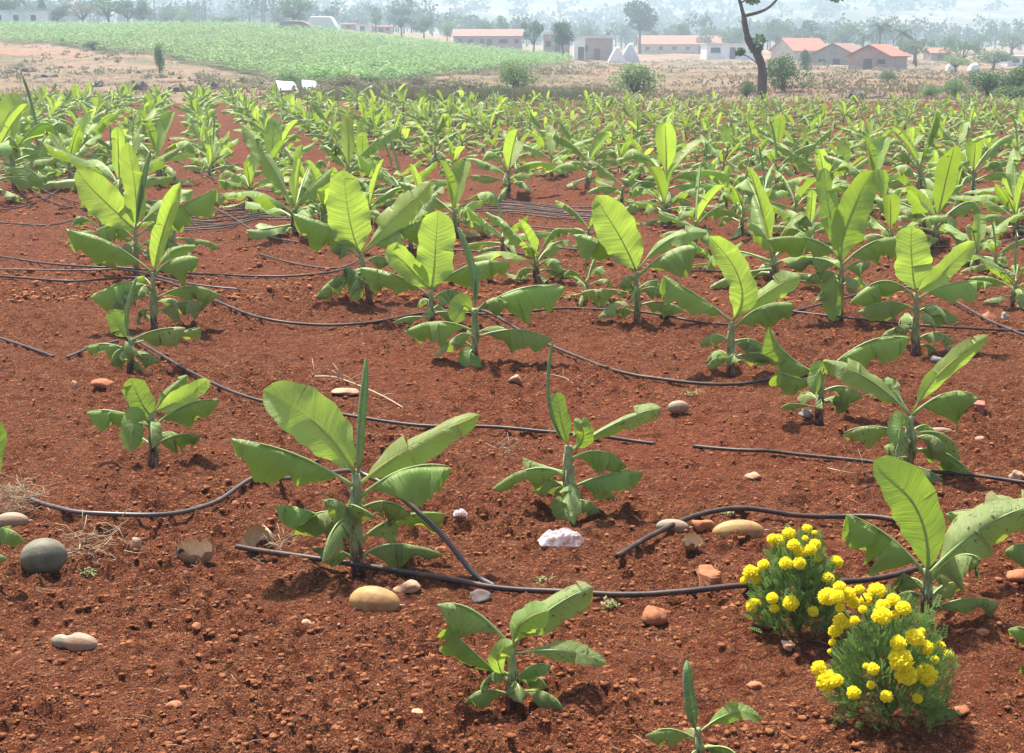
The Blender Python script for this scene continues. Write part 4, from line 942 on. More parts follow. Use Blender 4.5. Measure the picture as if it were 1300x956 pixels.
# ------------------------------------------------------------------ marigolds
def flower_mesh(seed, n=190):
    rd = random.Random(seed); mb = MB()
    vs = [(0, 0, .66)] + [(math.cos(j * PI / 5) * math.cos(a) * .7, math.sin(j * PI / 5) * math.cos(a) * .7, math.sin(a) * .66) for a in (.8, .2, -.5) for j in range(10)] + [(0, 0, -.6)]
    fs = [(0, 1 + j, 1 + (j + 1) % 10) for j in range(10)] + [(1 + r * 10 + j, 11 + r * 10 + j, 11 + r * 10 + (j + 1) % 10, 1 + r * 10 + (j + 1) % 10) for r in range(2) for j in range(10)] + [(31, 21 + (j + 1) % 10, 21 + j) for j in range(10)]
    mb.add(vs, fs)
    for k in range(n):
        z = 1 - (k + .5) / n * 1.55; r = math.sqrt(max(0, 1 - z * z)); ph = k * 2.39996
        d = Vector((r * math.cos(ph), r * math.sin(ph), z)); t = Vector((-math.sin(ph), math.cos(ph), 0)); b = d.cross(t)
        t = (t * math.cos(k) + b * math.sin(k)); b = d.cross(t); d = (d + Vector([rd.uniform(-.1, .1) for _ in range(3)])); w = rd.uniform(.13, .2)
        c = d * .6; e = d * rd.uniform(.9, 1.06); m = d * .85; bb = b * rd.uniform(.05, .16)
        mb.add([c - t * w * .5, c + t * w * .5, m + t * w + b * .03, e + t * w * .7 + bb, e + bb * 1.6, e - t * w * .7 + bb, m - t * w + b * .03], [(0, 1, 2, 6), (2, 3, 4, 5, 6)])
    o = mb.build('flower', M['petal'], smooth=False); me = o.data; bpy.data.objects.remove(o); return me
FM = [flower_mesh(i) for i in range(3)]
def bush(px, py, wpx, hpx, flowers, label, seed):
    g = gp(px, py); s = (g - CAM).length / F; a = wpx * s / 2; h = hpx * s
    root = empty('marigold_plant', g, label, 'marigold'); rd = random.Random(seed); mb = MB(); st = MB()
    for k in range(22):
        an = rd.uniform(0, 6.28); q = rd.uniform(.2, .95); e = Vector((math.cos(an) * a * q * .8, math.sin(an) * a * q * .8, h * (1 - .5 * q * q) * .85))
        st.tube([Vector((0, 0, -.02)), e * .45 + Vector((0, 0, .03)), e], [.005, .004, .0025], 5)
    st.build('stems', M['mstalk'], root)
    for k in range(1250):
        an = rd.uniform(0, 6.28); el = math.asin(rd.uniform(.02, 1)); R = rd.uniform(.25, 1.0) ** .5
        R *= .86 + .3 * float(vnoise(an * 1.6 + seed, el * 3, seed))
        p = Vector((math.cos(an) * math.cos(el) * a * R, math.sin(an) * math.cos(el) * a * R, .03 + math.sin(el) * h * .92 * R))
        d = (p.normalized() * .8 + Vector([rd.uniform(-.6, .6), rd.uniform(-.6, .6), rd.uniform(-.1, .7)])).normalized(); L = rd.uniform(.035, .06)
        sd = d.cross(Vector([rd.uniform(-1, 1) for _ in range(3)])).normalized()
        for q in range(5):
            o_ = p + d * L * q / 5
            for sg in (-1, 1):
                l = (sd * sg * .8 + d * .6).normalized() * L * (.42 - .04 * q); w = d.cross(l).cross(l).normalized() * L * .075
                mb.add([o_, o_ + l * .5 + w, o_ + l, o_ + l * .5 - w], [(0, 1, 2, 3)])
    mb.build('foliage', M['mari'], root)
    for k, (fx, fy, fr) in enumerate(flowers):
        q = atY(fx, fy, g.y) - g; u = max(0, 1 - (q.x / (a * 1.02)) ** 2 - ((q.z) / (h * 1.05)) ** 2); yy = -a * 1.04 * math.sqrt(u)
        if q.z > h * .8: yy += rd.uniform(-.03, .06)
        p = atY(fx, fy, g.y + yy) - g; r = fr * s * rd.uniform(.82, 1.04)
        f = bpy.data.objects.new('flower', FM[k % 3]); COL.objects.link(f); f.parent = root; f.location = p; f.scale = (r, r, r * .82)
        dr = Vector((p.x / a * .6, min(-.35, p.y / a * .8), 1.0)).normalized(); f.rotation_euler = dr.to_track_quat('Z', 'Y').to_euler(); f.rotation_euler.rotate_axis('Z', rd.uniform(0, 6))
        mbs = MB(); c = Vector((p.x * .8, p.y * .8, p.z - .05)); mbs.tube([c, p - dr * r * .2], [.003, .005], 5); mbs.build('flower_stalk', M['mstalk'], root)
def fz(L): return [(860 + x / 2.034, 400 + y / 2.034, r / 2.034) for x, y, r in L]
B1 = fz([(288, 564, 17), (335, 552, 15), (262, 585, 20), (300, 594, 18), (317, 612, 20), (345, 605, 17), (355, 592, 14), (315, 641, 18), (280, 641, 17), (412, 637, 18), (222, 645, 15), (188, 663, 19), (205, 682, 14), (172, 685, 11), (390, 681, 19), (197, 750, 20), (245, 731, 14), (250, 757, 13), (293, 744, 21), (350, 765, 13), (363, 630, 9), (330, 576, 9), (246, 578, 14), (354, 562, 8), (205, 660, 9)])
B2 = fz([(387, 727, 22), (418, 702, 15), (425, 790, 24), (408, 816, 17), (515, 713, 24), (528, 777, 25), (490, 735, 20), (455, 743, 17), (440, 722, 19), (470, 708, 13), (530, 750, 17), (583, 757, 20), (557, 735, 18), (560, 774, 14), (412, 728, 18), (420, 755, 14), (570, 846, 20), (613, 832, 22), (640, 858, 22), (577, 890, 26), (592, 930, 28), (642, 928, 27), (678, 854, 15), (700, 878, 16), (505, 914, 16), (487, 906, 9), (365, 911, 19), (400, 845, 9), (393, 868, 7), (665, 890, 12), (388, 944, 28), (412, 944, 16), (458, 788, 12), (478, 760, 10), (632, 815, 9), (455, 975, 18), (540, 985, 16), (620, 990, 14), (500, 955, 10)])
bush(1012, 800, 108, 122, B1, 'marigold clump with yellow flowers, the left and rear of the two', 1)
bush(1126, 905, 150, 150, B2, 'marigold clump with larger yellow flowers, the right and front of the two', 2)

# ------------------------------------------------------------------ trees and bushes
def leafcloud(mb, cl, n, ls, rd, drop=0):
    for k in range(n):
        c, r = cl[rd.randrange(len(cl))]; d = Vector([rd.gauss(0, 1) for _ in range(3)]).normalized() * (rd.uniform(.45, 1.0) ** .5)
        p = Vector((c[0] + d.x * r[0], c[1] + d.y * r[1], c[2] + d.z * r[2])); a = Vector([rd.uniform(-1, 1) for _ in range(3)]).normalized(); b = a.cross(Vector([rd.uniform(-1, 1) for _ in range(3)])).normalized()
        L = ls * rd.uniform(.6, 1.4); mb.add([p, p + a * L * .5 + b * L * .32, p + a * L, p + a * L * .5 - b * L * .32], [(0, 1, 2, 3)])
TM = {}
def tree_mesh(kind, seed):
    """unit trees: height 1, crown and trunk meshes"""
    if (kind, seed) in TM: return TM[(kind, seed)]
    rd = random.Random(seed * 31 + len(kind)); cr = MB(); tr = MB()
    if kind == 'palm':
        top = Vector((rd.uniform(-.08, .08), 0, .72)); tr.tube([(0, 0, -.03), (top.x * .3, 0, .35), top], [.022, .016, .014], 7)
        for k in range(22):
            az_ = rd.uniform(0, 6.28); el = rd.uniform(-.7, 1.2); e = Vector((math.cos(az_), math.sin(az_), 0)); L = rd.uniform(.26, .34); P = []
            for i in range(7):
                u = i / 6; P.append(top + (e * math.cos(el) + UPV * math.sin(el)) * L * u - UPV * .2 * u * u * (1 if el > -.3 else .5))
            cr.tube(P, [.004] * 7, 4); sd = e.cross(UPV)
            for i in range(1, 7):
                for q in range(3):
                    b = P[i - 1].lerp(P[i], q / 3)
                    for sg in (-1, 1):
                        t = b + sd * sg * .055 * (1.2 - i / 7) + (P[i] - P[i - 1]) * .5 - UPV * .045; w = (P[i] - P[i - 1]) * .14
                        cr.add([b - w, b + w, t], [(0, 1, 2)])
    elif kind == 'bush':
        cl = [((rd.uniform(-.45, .45), rd.uniform(-.4, .4), rd.uniform(.3, .62)), (rd.uniform(.22, .34), rd.uniform(.22, .34), rd.uniform(.22, .34))) for _ in range(9)] + [((0, 0, .35), (.5, .45, .33)), ((0, 0, .66), (.25, .25, .28))]
        leafcloud(cr, cl, 2600, .055, rd)
        for k in range(6): tr.tube([(0, 0, -.05), (rd.uniform(-.15, .15), rd.uniform(-.15, .15), .25), (rd.uniform(-.35, .35), rd.uniform(-.3, .3), .55)], [.03, .02, .008], 6)
    else:
        sp = {'round': (.36, .60, .30), 'tall': (.22, .66, .28), 'sparse': (.30, .64, .28), 'wide': (.55, .66, .22)}[kind]
        th = .32 if kind != 'tall' else .42; tr.tube([(0, 0, -.04), (.02, 0, th * .5), (rd.uniform(-.04, .04), 0, th)], [.035, .026, .022], 8); cl = []
        nb = 11 if kind != 'sparse' else 8
        for k in range(nb):
            an = k * 2.4 + rd.uniform(-.3, .3); q = rd.uniform(.35, 1) if k else 0; z = sp[1] + rd.uniform(-1, 1) * sp[2] * (1 - .4 * q)
            c = (math.cos(an) * sp[0] * q, math.sin(an) * sp[0] * q, z); r = rd.uniform(.11, .19) * (1 if kind != 'sparse' else .75); cl.append((c, (r * 1.15, r * 1.15, r * .85)))
            tr.tube([(0, 0, th * .9), (c[0] * .5, c[1] * .5, (th + z) / 2), c], [.018, .011, .004], 6)
        leafcloud(cr, cl, 2600 if kind != 'sparse' else 1300, .042, rd)
    o1 = cr.build('crown', M['fol_m']); o2 = tr.build('trunk', M['bark']); r = (o1.data, o2.data); bpy.data.objects.remove(o1); bpy.data.objects.remove(o2); TM[(kind, seed)] = r; return r
def tree(px, Y, topy, wpx, kind, fol, label, seed=1, name=None, cat=None, group=None, base=None, dz=0):
    p = onY(px, Y); bp = pix(p)[1]; d = (p - CAM).length; hgt = max(.5, (bp - topy) * d / F); w = wpx * d / F
    cr, tr = tree_mesh(kind, seed); unit = {'round': .86, 'tall': .58, 'sparse': .76, 'wide': 1.25, 'bush': 1.15, 'palm': .6}[kind]
    nm = name or {'palm': 'palm_tree', 'bush': 'bush'}.get(kind, 'tree')
    root = empty(nm, p + Vector((0, 0, dz)), label, cat or nm.replace('_', ' '), group, rz=seed * 1.7); sx = w / unit; root.scale = (sx, sx, hgt / .97)
    for me, nn in ((cr, 'crown'), (tr, 'trunk' if kind != 'bush' else 'stems')):
        o = bpy.data.objects.new(nn, me); COL.objects.link(o); o.parent = root
        if nn == 'crown': o.material_slots[0].link = 'OBJECT'; o.material_slots[0].material = M[fol]
    return root
T = [ # px, Y, topy, w, kind, foliage, seed, label
    (12, 262, -6, 30, 'tall', 'fol_m', 1, 'thin tree above the long white building at far left'),
    (40, 285, 4, 34, 'round', 'fol_m', 2, 'rounded tree peeping over the long white building'),
    (75, 258, 6, 40, 'round', 'fol_d', 3, 'dark bushy tree just right of the long white building'),
    (57, 270, -4, 10, 'tall', 'fol_d', 4, 'slim dark tree at the right end of the long white building'),
    (108, 262, 2, 44, 'sparse', 'fol_dry', 5, 'dry brownish tree in the upper left tree belt'),
    (140, 255, -4, 50, 'sparse', 'fol_m', 6, 'open-branched pale tree in the upper left tree belt'),
    (165, 258, 0, 44, 'wide', 'fol_d', 7, 'broad dark tree at the right part of the upper left tree belt'),
    (183, 275, 4, 26, 'round', 'fol_m', 8, 'low tree just left of the leftmost utility pole'),
    (216, 320, 8, 34, 'round', 'fol_m', 9, 'hazy tree between the two left utility poles'),
    (290, 318, 18, 40, 'round', 'fol_m', 10, 'low hazy shrub-like tree left of the fourth utility pole'),
    (233, 300, 12, 22, 'sparse', 'fol_l', 11, 'pale tree right beside the second utility pole'),
    (375, 262, -3, 46, 'round', 'fol_m', 12, 'full round green tree behind the brown thatch hut'),
    (355, 330, 14, 22, 'round', 'fol_d', 13, 'small hazy tree touching the left side of the full round one'),
    (478, 320, 12, 24, 'sparse', 'fol_m', 15, 'tall thin hazy tree left of the pair beyond the green crop'),
    (510, 285, 12, 34, 'sparse', 'fol_d', 16, 'open tree at the top of the green crop, left one of a pair'),
    (538, 285, 18, 34, 'round', 'fol_m', 17, 'brownish green tree at the top of the green crop, right one of a pair'),
    (568, 300, 26, 24, 'round', 'fol_l', 18, 'pale rounded tree just left of the long brown roof'),
    (678, 225, 24, 30, 'sparse', 'fol_d', 19, 'open tree at the right end of the long brown roof'),
    (714, 205, 31, 28, 'tall', 'fol_d', 20, 'small dark tree between the pink wall and the sheet-roofed house'),
    (812, 330, 1, 38, 'tall', 'fol_d', 21, 'tall slender tree rising above the white tents'),
    (1025, 300, 30, 42, 'round', 'fol_d', 22, 'dark domed tree behind the cream house'),
    (1072, 310, 24, 54, 'round', 'fol_m', 23, 'large grey-green tree behind the grey gabled house'),
    (1160, 215, 46, 40, 'round', 'fol_m', 24, 'green tree below the palms, right of the brown house'),
    (1200, 260, 45, 50, 'wide', 'fol_m', 25, 'wide tree right of the palm group, behind the flat-topped one'),
    (1222, 205, 54, 48, 'wide', 'fol_m', 26, 'bright broad tree near the small far house'),
    (1213, 150, 72, 46, 'wide', 'fol_l', 27, 'flat-topped acacia-like tree in the right part of the dry land'),
    (1262, 170, 66, 50, 'round', 'fol_m', 28, 'large rounded tree at right, behind the white bundles'),
    (1285, 300, 44, 50, 'sparse', 'fol_m', 29, 'hazy tree by the upper right edge'),
    (1240, 330, 40, 38, 'round', 'fol_m', 30, 'hazy rounded tree left of the one by the upper right edge'),
    (930, 330, 32, 38, 'round', 'fol_m', 31, 'hazy tree behind the white house, left of the bare trunk'),
    (895, 340, 34, 26, 'sparse', 'fol_m', 32, 'hazy tree over the right part of the long tiled shed'),
    (985, 330, 26, 36, 'round', 'fol_m', 33, 'hazy tree right of the bare trunk, above the cream house'),
    (866, 350, 32, 20, 'tall', 'fol_m', 34, 'slim hazy tree above the long tiled shed'),
    (615, 330, 26, 24, 'tall', 'fol_m', 35, 'slim hazy tree above the long brown roof, left part'),
    (638, 335, 20, 26, 'sparse', 'fol_m', 36, 'spiky hazy tree above the long brown roof, right part'),
    (740, 335, 32, 28, 'round', 'fol_m', 37, 'hazy tree above the sheet-roofed house'),
]
for px, Y, ty, w, kd, fo, sd, lb in T: tree(px, Y, ty, w, kd, fo, lb, sd % 7 + 1)
for px, Y, ty, w, sd, lb in [(1116, 230, 24, 34, 1, 'tallest palm tree, behind the brown tiled house'), (1140, 225, 32, 36, 2, 'palm tree in the middle of the palm group'), (1163, 190, 52, 40, 3, 'shorter palm tree with drooping fronds, front of the palm group'),
                             (1094, 250, 38, 26, 4, 'small palm tree between grey gabled and brown tiled houses'), (1205, 330, 40, 22, 5, 'thin hazy palm tree right of the palm group'), (1242, 345, 42, 20, 2, 'thin hazy palm tree near the upper right edge'),
                             (455, 345, 22, 20, 3, 'hazy palm tree left of the tree pair beyond the green crop'), (772, 345, 34, 18, 1, 'thin hazy palm tree left of the tall slender tree'), (30, 300, -8, 26, 5, 'palm tree behind the long white building')]:
    tree(px, Y, ty, w, 'palm', 'fol_palm', lb, sd)
for px, Y, ty, w, fo, sd, lb in [
    (655, 82, 74, 54, 'fol_l', 1, 'light green bush at the edge of the field, left of centre of the dry land'), (808, 78, 78, 72, 'fol_l', 2, 'rounded pale green bush standing behind the field edge'),
    (995, 80, 68, 50, 'fol_m', 3, 'dense round green bush just right of the bare trunk'), (1126, 100, 90, 20, 'fol_m', 4, 'small lone shrub on the dry slope at right'),
    (1302, 74, 84, 74, 'fol_m', 2, 'big green bush at the right edge'), (1256, 75, 88, 62, 'fol_m', 1, 'green bush in the right-hand clump, left of the big edge one'), (1214, 74, 100, 34, 'fol_l', 3, 'small light bush at the left end of the right-hand clump'),
    (1180, 74, 104, 30, 'fol_l', 5, 'faint pale bush left of the right-hand clump'), (1284, 70, 108, 52, 'fol_m', 4, 'low bush in front of the right-hand clump'), (948, 74, 100, 26, 'fol_m', 5, 'thin shrub at the foot of the bare trunk'),
    (203, 108, 54, 14, 'fol_m', 1, 'small lone green sapling on the tan land below the green crop'), (120, 150, 52, 34, 'fol_d', 2, 'dark bush at the lower edge of the green crop, left'), (365, 86, 84, 50, 'fol_l', 5, 'light thorny bush arching over the white panels'),
    (443, 78, 94, 50, 'fol_dry', 3, 'brown dry bush right of the white panels'), (500, 75, 100, 66, 'fol_dry', 2, 'grey-brown dry bush in the field margin'), (578, 74, 96, 74, 'fol_dry', 4, 'large olive-brown dry bush in the field margin'),
    (418, 72, 108, 60, 'fol_dry', 1, 'low dry bush nearest the white panels'), (636, 72, 106, 56, 'fol_m', 3, 'low dark green bush in the field margin'), (704, 71, 111, 60, 'fol_m', 1, 'flat dark green bush at the right end of the field margin'),
    (530, 92, 92, 40, 'fol_dry', 5, 'faded bush below the green crop edge, centre'), (470, 95, 92, 36, 'fol_l', 4, 'pale bush at the crop edge behind the dry bushes'), (1022, 160, 62, 16, 'fol_d', 2, 'small dark bush beside the cream house'), (1060, 95, 104, 22, 'fol_dry', 3, 'low dry bush on the dry slope right of the dense one')]:
    tree(px, Y, ty, w, 'bush', fo, lb, sd)
# the bare tree with a bent trunk
def bent_tree():
    Y = 70.0; B = onY(966, Y); root = empty('bent_tree', B, 'tall bare tree with a crooked trunk and forked top at the field edge', 'tree')
    def q(px, py, dy=0): return atY(px, py, Y + dy) - B
    mb = MB(); mb.tube(spline([Vector((0, 0, -.2)), q(968, 95), q(963, 72), q(952, 55), q(947, 38), q(944, 20)], 5), [.24] * 6 + [.20] * 6 + [.17] * 6 + [.14] * 6 + [.12] * 2, 10, jit=.06)
    mb.build('trunk', M['bark'], root)
    lim = [([q(944, 20), q(941, 8), q(938, -8), q(944, -40, .5), q(938, -80, .8)], .10), ([q(945, 20), q(965, 15), q(980, 6), q(1000, -16, -.4), q(1030, -40, -.8)], .09), ([q(940, 4), q(956, -8, .3), q(962, -30, .5)], .05),
           ([q(963, 68), q(957, 60), q(962, 52)], .05), ([q(1030, -40, -.8), q(1050, -22, -1), q(1060, -6, -1.1)], .05), ([q(938, -50, .4), q(915, -70, .5), q(895, -90, .6)], .06), ([q(955, -25, .4), q(975, -60, .4), q(985, -100, .5)], .05), ([q(966, 85), q(950, 72), q(938, 68)], .03), ([q(1000, -16, -.4), q(1025, -60, .3), q(1040, -90, .8)], .05)]
    for pts, r in lim:
        mb = MB(); P = spline(pts, 5); mb.tube(P, [r * (1 - .6 * i / len(P)) for i in range(len(P))], 7); mb.build('limb', M['bark'], root)
    rd = random.Random(5); cr = MB()
    cl = [(tuple(q(963, 52)), (.42, .35, .28)), (tuple(q(960, 62)), (.3, .3, .2)), (tuple(q(1062, -4, -1.1)), (.45, .4, .22)), (tuple(q(955, 1)), (.35, .3, .12)), (tuple(q(940, 66)), (.2, .2, .15)), (tuple(q(938, -80)), (.9, .8, .5)), (tuple(q(895, -92)), (.8, .7, .4)), (tuple(q(985, -104)), (.9, .8, .5)), (tuple(q(1040, -92)), (.9, .8, .45)), (tuple(q(1030, -48)), (.6, .5, .3))]
    leafcloud(cr, cl, 1700, .14, rd); cr.build('crown', M['fol_m'], root)
bent_tree()

# ------------------------------------------------------------------ crop, margins, far wood: stuff
def cropfield():
    mb = MB(); rd = random.Random(8); n = 0; poly = [tuple(p) for p in CROP]
    xs = np.array([p[0] for p in poly]); ys = np.array([p[1] for p in poly])
    while n < 8500:
        u = rd.random(); y = ys.min() + (ys.max() - ys.min()) * u ** 1.3; x = rd.uniform(max(xs.min(), -.45 * y), xs.max())
        x = round(x / 1.1) * 1.1 + rd.gauss(0, .16)
        if not inpoly(np.array([x]), np.array([y]), poly)[0]: continue
        n += 1; z = H(x, y); h = rd.uniform(.7, 1.25); r = rd.uniform(.4, .75)
        for k in range(17):
            an = rd.uniform(0, 6.28); q = rd.uniform(.1, 1); p = Vector((x + math.cos(an) * r * q, y + math.sin(an) * r * q, z + h * (1 - .55 * q * q) * rd.uniform(.6, 1)))
            L = rd.uniform(.14, .28); a = Vector((math.cos(an), math.sin(an), rd.uniform(-.6, .5))) * L; b = Vector((-math.sin(an), math.cos(an), rd.uniform(-.3, .3))) * L * .45
            mb.add([p, p + a * .5 + b, p + a, p + a * .5 - b], [(0, 1, 2, 3)])
    tag(mb.build('green_crop', M['cropf']), 'dense field of low green crop on the slope behind the tan land', 'crop', kind='stuff')
cropfield()
def grasses(name, n, f, mat, label, hmin, hmax, seed, cat='grass'):
    mb = MB(); rd = random.Random(seed)
    for k in range(n):
        x, y = f(rd); z = H(x, y)
        for b in range(7):
            an = rd.uniform(0, 6.28); h = rd.uniform(hmin, hmax); p = Vector((x + rd.gauss(0, .12), y + rd.gauss(0, .12), z - .03)); w = Vector((math.cos(an), math.sin(an), 0)) * .022
            t = Vector((rd.gauss(0, .3) * h, rd.gauss(0, .3) * h, h)); mb.add([p - w, p + w, p + t * .6 + w * .7, p + t, p + t * .6 - w * .7], [(0, 1, 2, 3, 4)])
    tag(mb.build(name, M[mat]), label, cat, kind='stuff')
def f1(rd): y = rd.uniform(67.5, 78); px = rd.triangular(370, 780, 560); return (px - 650) / F * y, y
def f2(rd): y = rd.uniform(68, 84) ; px = rd.uniform(330, 1330); return (px - 650) / F * y, y
def f3(rd): y = 72 + 150 * rd.random() ** 1.5; px = rd.uniform(-20, 1320); return (px - 650) / F * y, y
def f3b(rd):
    while True:
        x, y = f3(rd)
        if float(fbm(x / 7, y / 7, 3, 88)) > .5 and not inpoly(np.array([x]), np.array([y]), [tuple(p) for p in CROP])[0]: return x, y
grasses('margin_weeds', 3000, f1, 'fol_dry', 'tangled olive and brown weeds along the far field margin', .2, .7, 1, 'weeds')
grasses('margin_grass', 1000, f2, 'drygrass', 'thin dry grass along the field margin', .1, .3, 2)
grasses('dry_grass', 3500, f3b, 'drygrass', 'patchy dry grass over the tan land beyond the field', .06, .22, 3)
def scrub():
    mb = MB(); rd = random.Random(28); k = 0
    while k < 900:
        y = 78 + 170 * rd.random() ** 1.3; px = rd.uniform(-40, 1340); x = (px - 650) / F * y
        if inpoly(np.array([x]), np.array([y]), [tuple(p) for p in CROP])[0] or float(fbm(x / 12, y / 12, 3, 55)) < (.52 if px < 400 else .46): continue
        k += 1; z = H(x, y); r = rd.uniform(.2, .75) * (.6 if px < 400 else 1); leafcloud(mb, [((x, y, z + r * .25), (r * 1.3, r, r * .5))], 34, .20, rd)
    tag(mb.build('low_scrub', M['fol_scrub']), 'low olive scrub dotted over the tan land', 'scrub', kind='stuff')
scrub()
def farwood():
    mb = MB(); rd = random.Random(18)
    for k in range(420):
        Y = rd.uniform(370, 620); px = rd.uniform(-120, 1420); x = (px - 650) / F * Y
        z = H(x, Y); h = rd.uniform(5, 10) * (1.0 if px > 380 else 1.1); w = h * rd.uniform(.25, .55)
        cl = [((x + rd.uniform(-w, w) * .6, Y + rd.uniform(-w, w) * .6, z + h * rd.uniform(.4, .85)), (w * .5, w * .5, h * .2)) for _ in range(5)]
        leafcloud(mb, cl, 130, 1.0, rd); mb.tube([(x, Y, z - .5), (x, Y, z + h * .7)], [.25, .12], 5)
    tag(mb.build('far_wood', M['fol_d']), 'hazy belt of woodland at the foot of the hills', 'wood', kind='stuff')
    mb = MB()
    for k in range(2600):
        Y = rd.uniform(620, 1300); x = rd.uniform(-.42, .42) * Y
        if float(fbm(x / 60, Y / 90, 3, 33)) < .47: continue
        z = H(x, Y); r = rd.uniform(2.5, 5); leafcloud(mb, [((x, Y, z + r * .5), (r, r, r * .7))], 16, 3.0, rd)
    tag(mb.build('hillside_scrub', M['fol_d']), 'hazy scrub dotted over the hill slopes', 'scrub', kind='stuff')
farwood()
# rocks and mounds on the tan land
for k, (px, Y, w, h, lb) in enumerate([(1090, 72, 30, 12, 'dark low rock heap at the field edge, right of centre'), (1118, 72, 26, 7, 'flat dark rock right of the low rock heap'), (175, 84, 26, 12, 'grey rock heap on the tan land behind the left rows'), (225, 82, 24, 9, 'smaller grey rock heap right of the first one on the tan land'),
                                   (35, 110, 18, 6, 'dark rock on the tan land near the left edge'), (60, 105, 30, 6, 'long dark rock on the tan land near the left edge'), (125, 88, 14, 7, 'small dark rock in the middle of the tan land'), (490, 74, 26, 14, 'brown earth mound among the dry bushes'), (612, 78, 28, 16, 'brown broken mound right of the olive-brown bush'), (545, 76, 16, 12, 'brown stump-like lump among the dry bushes'), (270, 86, 14, 8, 'small purplish rock at the right of the tan land')]):
    p = onY(px, Y); s = (p - CAM).length / F; mb = MB(); rd = random.Random(k)
    ico = [Vector((math.cos(a) * math.cos(b), math.sin(a) * math.cos(b), math.sin(b))) for b in (-.3, .15, .6, 1.1) for a in [j * PI / 6 for j in range(12)]]
    vs = [Vector((v.x * w * s / 2, v.y * w * s / 2, v.z * h * s)) * rd.uniform(.7, 1.15) for v in ico]
    fs = [(i * 12 + j, i * 12 + (j + 1) % 12, (i + 1) * 12 + (j + 1) % 12, (i + 1) * 12 + j) for i in range(3) for j in range(12)] + [tuple(36 + j for j in range(12))]
    mb.add(vs, fs); o = mb.build('rock' if 'mound' not in lb else 'earth_mound', M['st_dark' if 'mound' not in lb else 'thatch'], smooth=False); o.location = p; tag(o, lb, 'rock' if 'mound' not in lb else 'mound')

# ------------------------------------------------------------------ buildings
def house(px0, px1, Y, eave, ridge, wall, roof, label, kind='gable', depth=6, rz=0, wins=3, door=True, name='house', doormat='wood'):
    xc = (px0 + px1) / 2; p = onY(xc, Y); bp = pix(p)[1]; s = (p - CAM).length / F; W = (px1 - px0) * s / max(.3, abs(math.cos(rz)))
    he = max(1.2, (bp - eave) * s); hr = max(he + .15, (bp - ridge) * s); dz = depth / 2; root = empty(name, p, label, 'house' if name == 'house' else name.replace('_', ' '), rz=rz)
    mb = MB(); a = W / 2
    if kind == 'side':   # gable end faces us, ridge runs away
        mb.add([(-a, -dz, -.6), (a, -dz, -.6), (a, -dz, he), (0, -dz, hr), (-a, -dz, he), (-a, dz, -.6), (a, dz, -.6), (a, dz, he), (0, dz, hr), (-a, dz, he)], [(0, 1, 2, 3, 4), (6, 5, 9, 8, 7), (1, 6, 7, 2), (5, 0, 4, 9)])
        rf = MB()
        for sg in (-1, 1):
            e = .35; sl = (hr - he) / a
            rf.add([(0, -dz - e, hr + .03), (sg * (a + e), -dz - e, he - e * sl + .03), (sg * (a + e), dz + e, he - e * sl + .03), (0, dz + e, hr + .03), (0, -dz - e, hr + .18), (sg * (a + e), -dz - e, he - e * sl + .16), (sg * (a + e), dz + e, he - e * sl + .16), (0, dz + e, hr + .18)], [(0, 1, 2, 3), (4, 7, 6, 5), (0, 4, 5, 1), (1, 5, 6, 2), (2, 6, 7, 3)])
    elif kind == 'gable':
        mb.add([(-a, -dz, -.6), (a, -dz, -.6), (a, dz, -.6), (-a, dz, -.6), (-a, -dz, he), (a, -dz, he), (a, dz, he), (-a, dz, he), (-a, 0, hr), (a, 0, hr)], [(0, 1, 5, 4), (2, 3, 7, 6), (1, 2, 6, 9, 5), (3, 0, 4, 8, 7)])
        rf = MB(); e = .35; sl = (hr - he) / dz
        for sg in (-1, 1):
            rf.add([(-a - e, 0, hr + .03), (a + e, 0, hr + .03), (a + e, sg * (dz + e), he - e * sl + .03), (-a - e, sg * (dz + e), he - e * sl + .03), (-a - e, 0, hr + .18), (a + e, 0, hr + .18), (a + e, sg * (dz + e), he - e * sl + .16), (-a - e, sg * (dz + e), he - e * sl + .16)], [(0, 1, 2, 3), (4, 7, 6, 5), (3, 2, 6, 7), (0, 3, 7, 4), (1, 5, 6, 2)])
    else:
        mb.box((-a, -dz, -.6), (a, dz, he)); rf = MB(); rf.box((-a - .25, -dz - .25, he + .003), (a + .25, dz + .25, he + max(.18, hr - he)))
    mb.build('wall', M[wall], root, smooth=False); rf.build('roof', M[roof], root, smooth=False)
    dpos = random.uniform(-.3, .3) * a
    for k in range(wins):
        x = -a + W * (k + .5) / wins
        if door and abs(x - dpos) < 1.2: x += 1.5 if x > dpos else -1.5
        if abs(x) > a - .6: continue
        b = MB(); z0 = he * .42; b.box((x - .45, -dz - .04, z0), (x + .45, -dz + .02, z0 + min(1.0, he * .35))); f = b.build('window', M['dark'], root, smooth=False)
        b = MB(); b.box((x - .52, -dz - .07, z0 - .1), (x + .52, -dz - .041, z0 - .01)); b.build('sill', M['concrete'], f, smooth=False)
    if door: b = MB(); b.box((dpos - .5, -dz - .05, -.3), (dpos + .5, -dz + .02, min(2.0, he * .8))); b.build('door', M[doormat], root, smooth=False)
    return root
house(-60, 60, 255, 17, 16, 'w_white', 'roofw', 'long white flat-roofed building at the far upper left', 'flat', 7, wins=6)
house(578, 662, 290, 47, 39, 'w_pink', 'roofb', 'long low building with a brown tiled roof at the top of the crop', 'gable', 9, wins=6)
house(690, 722, 260, 45, 43, 'w_pink', 'roofw', 'low pinkish wall building right of the open tree', 'flat', 5, wins=1)
house(730, 775, 240, 50, 47, 'w_pink', 'roofw', 'pinkish house with a pale sheet roof, left of the tents', 'flat', 8, wins=2)
house(728, 742, 232, 48, 46, 'w_white', 'roofw', 'narrow white block at the left end of the sheet-roofed house', 'flat', 3, wins=0)
